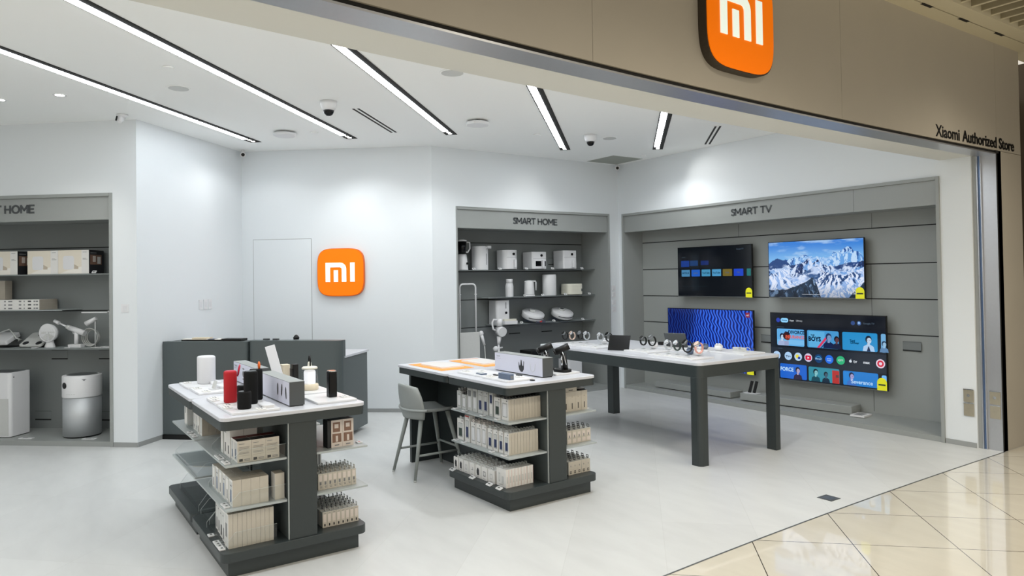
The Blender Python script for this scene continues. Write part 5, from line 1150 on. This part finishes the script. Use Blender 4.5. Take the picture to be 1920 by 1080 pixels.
watch(1.15, .42, 'black', 'black smart watch just right of the black tablet', W_); watch(1.04, .44, 'black', 'tall black smart watch second right of the tablet', math.radians(-72), s=1.15)
watch(.64, .27, 'silver', 'silver smart watch, leftmost of four at the near corner', W_, face='silver'); watch(.53, .28, 'green', 'green smart watch, second at the near corner', W_, face='silver'); watch(.38, .26, 'black', 'black smart watch, third at the near corner', math.radians(-30), s=1.25, h=.04); watch(.245, .27, 'pink', 'pink smart watch, rightmost at the near corner', W_, face='gold', s=1.15, h=.04)
for a, b, lb in ((.66, .14, 'first'), (.52, .14, 'second'), (.38, .14, 'third'), (.25, .14, 'fourth')): card(TB, a, b, TR + .0002, 'dark-printed watch card at the near corner tray, ' + lb + ' from left', .06, .04, 'inkd', group='cards on the watch table')
for a, b, lb in ((1.84, .17, 'watch card left of the black tablet, farther one'), (1.64, .17, 'watch card left of the black tablet, nearer one'), (1.13, .25, 'watch card right of the black tablet, farther one'), (.94, .25, 'watch card right of the black tablet, nearer one')): card(TB, a, b, TR + .0002, lb, .06, .04, 'inkd', group='cards on the watch table')
def tablet(a, b, label, rz, w_, h, lean, mat, scr):
    t = T_(a, b, ZT + .0003, 'tablet', label, 'tablet', rz)
    m = MB(); m.X = Matrix.Rotation(math.radians(lean), 4, 'X'); m.rbox(-w_ / 2, -.004, .0, w_ / 2, .004, h, .002, 0, 2); m.build('case', mat, t)
    m = MB(); m.X = Matrix.Rotation(math.radians(lean), 4, 'X'); m.box(-w_ / 2 + .006, -.0048, .006, w_ / 2 - .006, -.004, h - .006); m.build('screen', scr, t)
    m = MB(); m.X = Matrix.Rotation(math.radians(-abs(lean)), 4, 'X'); m.box(-w_ * .3, .0 + .075, .0, w_ * .3, .078, h * .68); m.build('kickstand', mat, t) if False else None
    return t
tablet(1.30, .20, 'black tablet leaning on its stand near the front edge of the long table', math.radians(28), .235, .168, -22, 'black', 'blackgl')
t = tablet(1.16, .93, 'grey tablet seen from behind in front of the blue television', math.radians(200), .25, .17, -24, 'letter', 'blackgl')
t = T_(1.16, .80, ZT + .0003, 'keyboard_cover', 'white keyboard lying in front of the grey tablet', 'keyboard', .0); m = MB(); m.rbox(-.13, -.06, 0, .13, .06, .006, .01, 0, 3); m.build('base', 'white', t); m = MB(); m.box(-.12, -.05, .006, .12, .03, .0075); m.build('keys', 'cardg', t)
def earbuds(a, b, mat, label, s=1.0):
    t = T_(a, b, TR, 'earbud_case', label, 'earbuds', .6); m = MB(); m.ell((0, 0, .020 * s), .030 * s, .022 * s, .020 * s, 0, 20, 8); m.build('case', mat, t)
    m = MB(); m.X = Matrix.Translation((0, .02 * s, .030 * s)) @ Matrix.Rotation(math.radians(-70), 4, 'X'); m.ell((0, 0, 0), .030 * s, .024 * s, .008, 0, 20, 6); m.build('lid', mat, t)
    for x in (-.01, .01): m = MB(); m.ell((x * s, -.002, .046 * s), .008 * s, .008 * s, .010 * s, 0, 12, 6); m.build('earbud', mat, t)
earbuds(1.84, .47, 'white', 'white earbud case behind the silver watch, left of the tablet', 1.3); earbuds(1.62, .47, 'black', 'black earbud case just left of the tablet', 1.0); earbuds(1.08, .50, 'white', 'white earbud case right of the tablet', 1.4)
earbuds(.34, .36, 'white', 'white earbud case above the pink watch at the near corner', 1.5); earbuds(.45, .37, 'blueb', 'blue-grey earbud case behind the black watch at the near corner', 1.3); earbuds(.88, .90, 'letter', 'grey earbud case on the far side tray', 1.1); earbuds(.70, .86, 'blueb', 'blue-grey earbud case left of the white one, far side', 1.1); earbuds(.50, .83, 'white', 'white earbud case on the far side tray at the right end', 1.4)
t = T_(.36, .98, TR, 'glasses_case', 'pale long case standing on the far tray at the right end', 'case'); m = MB(); m.rbox(-.075, -.028, 0, .075, .028, .036, .02, 0, 4); m.build('body', 'cardg', t, bevel=.004); m = MB(); m.box(-.07, -.0285, .017, .07, -.028, .019); m.build('lid_seam', 'ink', t)
t = T_(.24, .90, TR, 'smart_glasses', 'clear-framed smart glasses folded on the far right tray', 'glasses', .3)
for x in (-.035, .035):
    m = MB(); m.tube([(x + .027 * math.cos(a_), 0, .030 + .020 * math.sin(a_)) for a_ in [i * math.pi / 8 for i in range(16)]], .0028, 0, 6, True); m.build('lens_rim', 'cardg', t)
    m = MB(); m.tube([(x * 1.8, 0, .038), (x * 1.8, .10, .034), (x * 1.7, .12, .014)], .0025, 0, 6); m.build('temple', 'letter', t)
m = MB(); m.tube([(-.009, 0, .036), (.009, 0, .036)], .0025, 0, 6); m.build('bridge', 'cardg', t)
t = T_(1.46, .98, ZT + .0003, 'headband_camera', 'small dark gadget with strap in front of the television, far side', 'gadget'); m = MB(); m.rbox(-.03, -.02, 0, .03, .02, .035, .01, 0, 3); m.build('body', 'black', t); m = MB(); m.tube([(-.04, 0, .01), (-.07, .01, .012), (-.1, .0, .008), (-.13, .01, .012)], .006, 0, 6); m.build('strap', 'letter', t)
for a, b, lb in ((.82, .70, 'white phone lying left on the far side of the long table'), (.98, .62, 'white phone lying in the middle of the long table')):
    t = T_(a, b, ZT + .0003, 'phone', lb, 'phone', .2); m = MB(); m.rbox(-.075, -.036, 0, .075, .036, .008, .01, 0, 4); m.build('body', 'white', t); m = MB(); m.rbox(-.07, -.032, .008, .07, .032, .0086, .008, 0, 3); m.build('screen', 'cardg', t)
# ================================================================ centre unit contents
CF = frame2(-8.25, 4.669, math.radians(90))
def C(x, d, z, name, label, cat, group=None, rz=0): return thing(name, label, cat, CF(x, d, z), math.radians(90) + rz, group)
S1, S2, S3 = 1.8305, 1.4365, 1.0455
G = 'appliances in the centre display'
t = C(.345, .42, S1, 'blender', 'white blender with dark glass jug at the left end of the top shelf', 'blender')
m = MB(); m.lathe([(.085, 0), (.083, .01), (.072, .14), (.062, .215), (.05, .22)], (0, 0, 0), 0, 30); m.build('base', 'white', t)
m = MB(); m.lathe([(.052, .221), (.066, .40)], (0, 0, 0), 0, 28); m.build('jug', 'blackgl', t); m = MB(); m.lathe([(.068, .40), (.07, .415), (.03, .43)], (0, 0, 0), 0, 28); m.build('lid', 'white', t)
m = MB(); m.tube([(.066, -.01, .39), (.118, -.01, .385), (.122, -.01, .30), (.085, -.01, .25), (.058, -.01, .25)], .011, 0, 8); m.build('handle', 'white', t); m = MB(); m.cyl((.035, -.088, .09), (.035, -.079, .09), .016, n=18); m.build('knob', 'black', t)
t = C(.665, .45, S1, 'water_dispenser', 'white water dispenser with round spout on the top shelf', 'water dispenser')
m = MB(); m.rbox(-.115, -.10, 0, .105, .12, .335, .09, 0, 7); m.build('body', 'white', t, bevel=.004); m = MB(); m.cyl((.06, -.13, .30), (.06, -.13, .338), .035, n=22); m.box(.03, -.13, .30, .09, -.05, .336); m.build('spout', 'white', t); m = MB(); m.box(.035, -.1015, .07, .042, -.1, .23); m.build('level_slot', 'letter', t)
def air_fryer(x, w_, h, label, window=False, rnd=.05):
    t = C(x, .335, S1, 'air_fryer', label, 'air fryer', 'air fryers on the top shelf')
    m = MB(); m.rbox(0, 0, .008, w_, .27, h, rnd, 0, 6); m.build('body', 'white', t, bevel=.006); m = MB(); m.rbox(.02, .02, 0, w_ - .02, .25, .008, .03); m.build('foot', 'black', t)
    m = MB(); m.box(.0 + rnd * .4, -.0008, h * .62, w_ - rnd * .4, .0, h * .63); m.build('drawer_gap', 'ink', t)
    m = MB(); m.cyl((w_ * .62, -.010, h * .80), (w_ * .62, 0, h * .80), .019, n=22); m.build('dial', 'black', t)
    if window: m = MB(); m.rbox(w_ * .22, -.0015, .05, w_ * .92, 0, .125, .001); m.build('window', 'blackgl', t)
    m = MB(); m.rbox(w_ * .60, -.045, .03, w_ * .74, -.0, .145, .008, 0, 3); m.build('handle', 'white', t, bevel=.005)
air_fryer(1.00, .25, .285, 'white air fryer with rounded body, left one of three', rnd=.085); air_fryer(1.49, .265, .262, 'white air fryer with dark window, middle one of three', True, .03); air_fryer(2.07, .265, .288, 'white air fryer with square body, right one of three', rnd=.03)
t = C(1.13, .42, S2, 'thermos_flask', 'white faceted bottle warmer on the second shelf', 'flask'); m = MB(); m.lathe([(.055, 0), (.058, .01), (.060, .15), (.052, .19), (.048, .20)], (0, 0, 0), 0, 12, sm=False); m.build('body', 'white', t); m = MB(); m.lathe([(.049, .201), (.050, .255), (.045, .26)], (0, 0, 0), 0, 24); m.build('cap', 'white', t)
t = C(1.49, .43, S2, 'electric_kettle', 'white electric kettle on its base on the second shelf', 'kettle'); m = MB(); m.lathe([(.085, 0), (.088, .008), (.085, .02), (.05, .022)], (0, 0, 0), 0, 28); m.build('power_base', 'white', t)
m = MB(); m.lathe([(.078, .023), (.079, .03), (.066, .225), (.06, .232), (.01, .236)], (0, 0, 0), 0, 32); m.ell((-.066, 0, .215), .018, .016, .012); m.build('body', 'white', t); m = MB(); m.tube([(.055, 0, .222), (.115, 0, .222), (.124, 0, .205), (.124, 0, .085)], .012, 0, 8); m.build('handle', 'white', t)
t = C(1.88, .45, S2, 'humidifier', 'tall white oval humidifier on the second shelf', 'humidifier'); m = MB(); m.lathe([(.108, 0), (.112, .008), (.112, .31), (.106, .318), (.01, .320)], (0, 0, 0), 0, 40, sy=.85); m.build('body', 'white', t); m = MB(); m.box(.045, -.0875, .15, .050, -.083, .29); m.build('water_gauge', 'cardg', t)
t = C(2.17, .34, S2, 'rice_cooker', 'low cream rice cooker with rounded corners at the right end of the second shelf', 'rice cooker'); m = MB(); m.rbox(0, 0, .006, .30, .24, .172, .07, 0, 7); m.build('body', 'offw', t, bevel=.012); m = MB(); m.rbox(.0, 0, .130, .30, .24, .132, .07, 0, 7); m.build('lid_gap', 'kraft', t); m = MB(); m.box(.245, -.003, .055, .262, .002, .095); m.build('buttons', 'letter', t); m = MB(); m.box(.06, .04, 0, .24, .2, .006); m.build('foot', 'ink', t)
t = C(.875, .33, S3, 'pet_fountain', 'tall white feeder with black knob and tray at the left end of the lowest shelf', 'appliance'); m = MB(); m.rbox(.0, .05, .0, .235, .27, .345, .03, 0, 5); m.build('body', 'white', t, bevel=.003); m = MB(); m.rbox(.08, -.04, .0, .315, .049, .05, .02, 0, 4); m.build('tray', 'white', t, bevel=.003); m = MB(); m.rbox(.085, -.02, .0505, .31, .049, .075, .02, 0, 4); m.build('tray_lid', 'offw', t, bevel=.003); m = MB(); m.cyl((.165, .04, .165), (.165, .05, .165), .017, n=20); m.build('knob', 'black', t); m = MB(); m.box(.160, .0485, .225, .170, .05, .315); m.build('slot', 'letter', t)
def robot(x, label, dark, red):
    t = C(x, .425, S3, 'robot_vacuum', label, 'robot vacuum', 'robot vacuums on the lowest shelf'); X = Matrix.Translation((0, 0, .115)) @ Matrix.Rotation(math.radians(21), 4, 'X')
    m = MB(); m.X = X; m.lathe([(.150, -.048), (.168, -.038), (.170, .028), (.160, .038), (.01, .041)], (0, 0, 0), 0, 44); m.build('body', 'white', t)
    m = MB(); m.X = X; m.lathe([(.046, .038), (.046, .058), (.038, .064), (.01, .065)], (0, .03, 0), 0, 28); tr = m.build('lidar_turret', 'cardg', t); m = MB(); m.X = X; m.lathe([(.020 if not dark else .032, .0632), (.005, .0642)], (0, .03, .002), 0, 22); m.build('turret_cap', 'letter' if dark else 'cardg', tr)
    m = MB(); m.X = X; m.tube([(.1715 * math.cos(a_), .1715 * math.sin(a_), -.004) for a_ in [math.radians(215 + 110 * i / 14) for i in range(15)]], .006, 0, 6); m.build('bumper_slot', 'inkd', t)
    m = MB(); m.box(-.16, -.145, 0, .17, .14, .004); m.box(-.16, .136, .004, .17, .14, .18); st = m.build('stand', 'acrylic', t)
    if red: m = MB(); m.rbox(-.05, -.142, .0045, .13, -.07, .035, .01, 0, 3); st = m.build('dust_bin', 'steeldk', t); m = MB(); m.box(.02, -.143, .008, .06, -.142, .030); m.build('red_latch', 'redink', st)
robot(1.55, 'white robot vacuum leaning on its stand with red clip, left one', False, True); robot(2.10, 'white robot vacuum with dark turret leaning on its stand, right one', True, False)
for i, (x, z, lb) in enumerate(((.475, S1, 'top shelf, first from left'), (.91, S1, 'top shelf, second'), (1.37, S1, 'top shelf, third'), (1.85, S1, 'top shelf, fourth'), (2.42, S1, 'top shelf, rightmost'), (1.34, S2, 'second shelf, first from left'), (1.66, S2, 'second shelf, second'), (2.09, S2, 'second shelf, third'), (2.56, S2, 'second shelf, rightmost'), (1.27, S3, 'lowest shelf, first from left'), (1.86, S3, 'lowest shelf, second'), (2.42, S3, 'lowest shelf, rightmost'))):
    price_tag(CF(x, .325, z + .014), math.radians(90), 'price tag in the centre display, ' + lb, 'price tags in the centre display', .9, .05, .034)
t = C(.19, .16, .0555, 'garment_steamer', 'white garment steamer with tall arch and grey board at the left of the centre display', 'garment steamer')
m = MB(); m.box(-.05, -.006, .02, .265, .006, .925); m.build('ironing_board', 'cardg', t, bevel=.004); m = MB(); m.rbox(-.06, -.10, 0, .27, .13, .06, .05, 0, 5); m.build('base', 'white', t, bevel=.004)
m = MB(); m.tube([(-.035, .01, .9), (-.035, .01, 1.50)] + [(.015 - .05 * math.cos(a_), .01, 1.53 + .05 * math.sin(a_)) for a_ in [0, .4, .8, 1.2, 1.57]] + [(.165 + .05 * math.sin(a_), .01, 1.53 + .05 * math.cos(a_)) for a_ in [0, .4, .8, 1.2, 1.57]] + [(.215, .01, .9)], .0115, 0, 10); m.build('hanger_pole', 'white', t)
for x in (-.035, .215): m = MB(); m.cyl((x - .02, .01, 1.44), (x + .02, .01, 1.44), .006, n=10); m.build('hook', 'white', t)
m = MB(); m.ell((.285, -.01, .90), .034, .03, .038); m.cyl((.288, -.01, .88), (.335, -.01, .74), .024, .016, n=16); sg = m.build('steam_head', 'white', t); m = MB(); m.tube([(.335, -.01, .74), (.350, .0, .62), (.36, .0, .45), (.34, .0, .25), (.27, .0, .10)], .007, 0, 8); m.build('hose', 'cardg', t)
t = C(.775, .16, .0555, 'cordless_vacuum', 'white cordless stick vacuum standing in the centre display', 'vacuum cleaner')
m = MB(); m.cyl((.005, 0, .985), (.01, 0, 1.09), .040, .044, n=24); m.build('motor', 'white', t); m = MB(); m.cyl((.02, -.06, .905), (.02, .04, .925), .068, .068, n=28); m.build('dust_cup', 'white', t)
m = MB(); m.tube([(-.03, 0, 1.07), (-.09, 0, 1.08), (-.115, 0, 1.04), (-.10, 0, .95), (-.06, 0, .93)], .014, 0, 8); m.build('handle', 'white', t); m = MB(); m.cyl((.0, 0, .84), (-.012, 0, .73), .034, .02, n=18); m.cyl((-.012, 0, .73), (-.012, 0, .1), .014, n=14); m.build('wand', 'white', t)
m = MB(); m.rbox(-.13, -.05, 0, .11, .06, .06, .02, 0, 4); m.build('floor_head', 'white', t, bevel=.004); m = MB(); m.ell((-.06, 0, .675), .042, .03, .036); m.cyl((-.10, 0, .675), (.05, 0, .685), .012, n=12); m.build('spare_brush', 'white', t)
t = C(1.29, .12, .0555, 'robot_dock', 'black glossy appliance box standing behind the table end in the centre display', 'appliance'); m = MB(); m.rbox(0, 0, 0, .24, .30, .60, .02, 0, 4); m.build('body', 'black', t, bevel=.003); m = MB(); m.box(.02, -.001, .5, .22, .0, .56); m.build('control_strip', 'blackgl', t)
t = C(1.95, .10, .0555, 'air_purifier', 'white air purifier on the platform of the centre display, seen under the long table', 'air purifier'); m = MB(); m.rbox(0, 0, 0, .27, .26, .60, .03, 0, 4); m.build('body', 'whitem', t, bevel=.003); m = MB(); m.cyl((.135, -.004, .52), (.135, 0, .52), .02, n=18); m.build('display', 'black', t)
# ================================================================ left unit contents
LF = frame2(Lu[0], Lu[1], rzL)
def Lt_(s, d, z, name, label, cat, group=None, rz=0): return thing(name, label, cat, LF(LX(s), d, z), rzL + rz, group)
for k, (s_, lb) in enumerate(((1.164, 'right one of the adjoining pair'), (1.532, 'left one of the adjoining pair'), (2.025, 'at the left picture edge'))):
    # front from s_ down to s_-.37
    o = None; W_ = .37; Hh = .262; D_ = .24
    t = Lt_(s_ if k else 1.160, .325, 1.8265, 'speaker_carton', 'photo-printed carton with black side on the top left shelf, ' + lb, 'box', 'photo cartons on the top left shelf')
    m = MB(); m.box(0, 0, 0, W_, D_, Hh, 0); m.box(W_ - .0005, .0005, .0005, W_ + .0003, D_, Hh - .0005, 1); m.build('carton', ['card', 'inkd'], t)
    m = MB(); y = -.0006; m.poly3([(.0, y, 0), (W_ * .76, y, 0), (W_ * .76, y, Hh), (0, y, Hh)], 0); m.poly3([(W_ * .05, y - .0003, 0), (W_ * .76, y - .0003, 0), (W_ * .76, y - .0003, Hh * .30), (W_ * .3, y - .0003, Hh * .14)], 3)
    P = [(W_ * .16 + W_ * .36 * (x / 1.0), Hh * (.18 + .58 * z)) for x, z in rrect(0, 0, 1, 1, .2, 5)]
    m.poly3([(x, y - .0006, z) for x, z in P], 1); m.poly3([(W_ * .52, y - .0006, Hh * .20), (W_ * .66, y - .0006, Hh * .20), (W_ * .66, y - .0006, Hh * .30), (W_ * .52, y - .0006, Hh * .4)], 2); m.build('photo_print', ['photobg', 'white', 'photosh', 'paper'], t)
    m = MB()
    for z, x1 in ((.60, .95), (.64, .90), (.90, .93)): m.poly3([(W_ * .80, y, Hh * z), (W_ * x1, y, Hh * z), (W_ * x1, y, Hh * (z + .015)), (W_ * .80, y, Hh * (z + .015))], 0)
    m.build('text_print', 'ink', t)
    m = MB(); x = W_ + .0008; q_ = lambda y0, z0, y1, z1, mi: m.poly3([(x, y0 * D_, z0 * Hh), (x, y1 * D_, z0 * Hh), (x, y1 * D_, z1 * Hh), (x, y0 * D_, z1 * Hh)], mi)
    q_(.08, .38, .85, .80, 0); x += .0004; q_(.25, .5, .45, .75, 1); q_(.55, .42, .78, .72, 2); q_(.1, .86, .5, .90, 3); m.build('side_print', ['brown', 'skin', 'card', 'ink'], t)
price_tag(LF(LX(.86) + .12, .345, 1.841), rzL, 'price tag in front of the rightmost photo carton, top left shelf', 'price tags in the left display', .9, .05, .034)
for k in range(3):
    t = Lt_(2.30, .325, 1.4305 + k * .0385, 'flat_carton', 'long flat white carton on the second left shelf, ' + ['bottom', 'middle', 'top'][k] + ' of the stack', 'box', 'flat cartons on the second left shelf')
    m = MB(); m.box(0, 0, 0, .91, .27, .038, 0); m.box(.9095, .0, .0, .9102, .27, .038, 1); m.build('carton', ['card', 'kraftd'], t)
    m = MB(); y = -.0006
    for x0, w_ in ((.48, .02), (.53, .05), (.66, .03), (.72, .012), (.77, .04), (.84, .02), (.865, .03)): m.poly3([(x0, y, .012), (x0 + w_, y, .012), (x0 + w_, y, .026), (x0, y, .026)], 0 if w_ != .04 else 1)
    m.build('text_print', ['ink', 'inkd'], t)
for k, s_ in enumerate((2.00, 2.075)):
    m = MB(); m.box(0, 0, 0, .07, .10, .215); tag(m.build('slim_carton', 'kraftd', None, LF(LX(s_), .46, 1.4305 + .1158), rzL), 'slim grey-beige carton standing on the flat stack, ' + ('right one' if k == 0 else 'left one'), 'box', 'slim cartons on the second left shelf')
def scale_(s_, label, dark):
    t = Lt_(s_, .40, 1.0035, 'bathroom_scale', label, 'scale'); X = Matrix.Translation((0, 0, .006)) @ Matrix.Rotation(math.radians(31), 4, 'X')
    m = MB(); m.X = X; m.rbox(-.14, 0, 0, .14, .26, .02, .03, 0, 5); m.build('platform', 'cardg', t, bevel=.003)
    if dark:
        for x, y in ((-.08, .05), (.08, .05), (.0, .21)):
            m = MB(); m.X = X; m.lathe([(.028, .0195), (.028, .0225)], (x, y, 0), 0, 22, sx=1.2, sy=1.1); m.build('electrode', 'inkd', t)
    m = MB(); m.box(-.13, .02, 0, .14, .2, .004); m.X = X; m.box(-.13, .0, -.006, .14, .24, -.002); m.build('stand', 'black', t)
scale_(1.57, 'pale grey scale with three dark electrodes leaning on a black stand, third left shelf', True)
t = Lt_(1.98, .40, 1.0035, 'massage_device', 'white wedge device with grey cable at the left picture edge, third left shelf', 'appliance'); m = MB(); m.X = Matrix.Translation((0, 0, .03)) @ Matrix.Rotation(math.radians(24), 4, 'X'); m.rbox(-.13, 0, 0, .13, .22, .05, .02, 0, 3); m.build('body', 'white', t, bevel=.005); m = MB(); m.tube([(-.1, .1, .15), (.05, .12, .20), (.12, .1, .15), (.17, .08, .10), (.2, .12, .08), (.14, .14, .06), (.19, .1, .09)], .007, 0, 6); m.build('cable', 'cardg', t); m = MB(); m.box(-.12, .0, .0, .14, .2, .006); m.build('stand', 'black', t)
t = Lt_(1.34, .42, 1.0035, 'desk_fan', 'small white round desk fan on the third left shelf', 'fan')
m = MB(); m.lathe([(.060, 0), (.062, .006), (.045, .05), (.036, .10)], (0, 0, 0), 0, 24, sy=.7); m.build('foot', 'white', t); m = MB(); m.cyl((0, -.035, .165), (0, .02, .17), .102, .095, n=36); m.build('housing', 'white', t)
m = MB(); m.tube([(.098 * math.cos(a_), -.038, .165 + .098 * math.sin(a_)) for a_ in [i * math.pi / 16 for i in range(32)]], .006, 0, 6, True)
for r in (.074, .05, .026): m.tube([(r * math.cos(a_), -.039, .165 + r * math.sin(a_)) for a_ in [i * math.pi / 12 for i in range(24)]], .0016, 0, 4, True)
m.build('guard', 'white', t); m = MB()
for i in range(5):
    a_ = i * 2 * math.pi / 5; m.poly3([(0, -.0365, .165), (.085 * math.cos(a_), -.0365, .165 + .085 * math.sin(a_)), (.085 * math.cos(a_ + .8), -.0362, .165 + .085 * math.sin(a_ + .8))], 0)
m.build('blades', 'cardg', t); m = MB(); m.cyl((0, -.044, .165), (0, -.036, .165), .012, n=16); m.build('hub', 'white', t)
t = Lt_(1.0, .42, 1.0035, 'pressure_washer', 'white cordless spray gun with lance standing on the third left shelf', 'spray gun')
m = MB(); m.rbox(-.10, -.04, 0, .06, .04, .035, .015, 0, 3); m.build('battery_foot', 'white', t, bevel=.003); m = MB(); m.cyl((-.02, 0, .035), (-.015, 0, .17), .021, .024, n=16); m.build('grip', 'white', t)
m = MB(); m.cyl((.085, 0, .155), (-.09, 0, .215), .032, .030, n=20); m.build('barrel', 'white', t); m = MB(); m.cyl((-.09, 0, .215), (-.135, 0, .232), .030, .022, n=18); m.build('front_sleeve', 'cardg', t)
m = MB(); m.cyl((-.135, 0, .232), (-.225, 0, .272), .009, n=12); ln = m.build('lance', 'white', t); m = MB(); m.cyl((-.225, 0, .272), (-.285, 0, .298), .021, .019, n=16); m.build('nozzle', 'white', ln); m = MB(); m.tube([(-.05, 0, .19), (-.06, 0, .165), (-.05, 0, .15)], .006, 0, 6); m.build('trigger', 'white', t)
t = Lt_(.905, .50, 1.0035, 'hose_coil', 'coiled grey hose behind the spray gun', 'hose'); m = MB()
for k in range(4): m.tube([((.095 - .006 * k) * math.cos(a_) + .006 * k, .012 * (k - 1.5), .107 + (.100 - .006 * k) * math.sin(a_)) for a_ in [i * math.pi / 16 for i in range(32)]], .0065, 0, 6, True)
m.build('coils', 'cardg', t)
t = Lt_(.775, .40, 1.0035, 'spot_lamp_stand', 'small white lamp with tilted cylindrical head on a thin pole', 'lamp'); m = MB(); m.lathe([(.05, 0), (.05, .004), (.01, .007)], (0, 0, 0), 0, 24); m.build('foot', 'cardg', t); m = MB(); m.cyl((0, 0, .005), (0, 0, .30), .005, n=10); m.build('pole', 'white', t); m = MB(); m.cyl((-.095, -.02, .262), (.012, .0, .325), .030, .020, n=18); m.build('lamp_head', 'white', t)
t = Lt_(.64, .40, 1.0035, 'desk_lamp', 'white desk lamp with long horizontal arm at the right end of the third left shelf', 'lamp'); m = MB(); m.rbox(-.05, -.04, 0, .06, .04, .012, .01); m.build('foot', 'white', t); m = MB(); m.cyl((.04, 0, .012), (.04, 0, .385), .006, n=10); m.cyl((.02, 0, .405), (.04, 0, .385), .006, n=10); m.build('pole', 'white', t); m = MB(); m.box(-.29, -.015, .385, .02, .015, .395); m.X = Matrix.Identity(4); m.build('light_bar', 'white', t)
for s_, lb in ((1.05, 'in front of the spray gun'), (.68, 'at the right end'), (1.45, 'in front of the scale')): price_tag(LF(LX(s_), .33, 1.0055), rzL, 'flat price tag on the third left shelf, ' + lb, 'price tags in the left display', 0, .07, .03)
t = Lt_(1.98, .11, .0555, 'air_purifier', 'white square air purifier at the left picture edge', 'air purifier'); m = MB(); m.rbox(0, 0, .006, .42, .30, .70, .04, 0, 5); m.build('body', 'white', t, bevel=.004); m = MB(); m.box(.02, -.001, .02, .40, .0005, .42, 0); m.build('intake_grille', 'cardg', t); m = MB(); m.cyl((.21, -.006, .565), (.21, 0, .565), .033, n=26); m.build('round_display', 'black', t); m = MB(); m.rbox(.03, .03, .70, .39, .27, .704, .03, 0, 3); m.build('top_grille', 'steeldk', t); m = MB(); m.rbox(.02, .02, 0, .40, .28, .006, .03); m.build('foot', 'black', t); m = MB(); m.cyl((.421, .05, .65), (.4205, .05, .65), .009, n=12); m.build('logo_dot', 'ink', t)
t = Lt_(.845, .285, .0555, 'air_purifier', 'round air purifier with white top and silver mesh body in the left display', 'air purifier')
m = MB(); m.lathe([(.175, 0), (.182, .01), (.182, .015)], (0, 0, 0), 0, 48); m.build('foot', 'black', t); m = MB(); m.lathe([(.186, .015), (.186, .43)], (0, 0, 0), 0, 56); m.build('mesh_body', 'silver', t)
m = MB(); m.lathe([(.190, .431), (.192, .44), (.192, .655), (.186, .665), (.15, .668)], (0, 0, 0), 0, 56); m.build('top_housing', 'white', t); m = MB(); m.lathe([(.15, .6682), (.14, .672), (.01, .674)], (0, 0, 0), 0, 40); m.build('top_grille', 'steeldk', t)
fd = math.radians(-90 - 22); m = MB(); m.cyl((.190 * math.cos(fd), .190 * math.sin(fd), .565), (.1945 * math.cos(fd), .1945 * math.sin(fd), .565), .034, n=26); m.build('round_display', 'black', t)
m = MB(); fd = math.radians(-52)
for k in range(3): m.X = Matrix.Rotation(fd + k * .06, 4, 'Z'); m.box(.1915, -.006, .625 - .01 * (k % 2), .1935, .012, .632)
m.build('logo_print', 'ink', t); m = MB()
for k in range(4): m.X = Matrix.Rotation(math.radians(-100) + k * .14, 4, 'Z'); m.box(.1915, -.008, .47, .1932, .010, .476)
m.build('panel_print', 'cardg', t)
for s_, d, lb in ((1.35, .09, 'between the two purifiers'), (.62, .10, 'right of the round purifier')): price_tag(LF(LX(s_), d, .0565), rzL, 'flat price tag on the bottom platform of the left display, ' + lb, 'price tags in the left display', 0, .15, .06)
m = MB(); m.box(-.08, -.10, 0, .08, .10, .02, 0)
for k in range(3): m.box(-.05, -.07 + k * .05, .02, .04, -.04 + k * .05, .021, 1)
tag(m.build('specification_board', ['white', 'letter'], None, (-4.60, 7.89, .0725), math.radians(6)), 'flat white price board on the platform right of the right plinth', 'price tag')
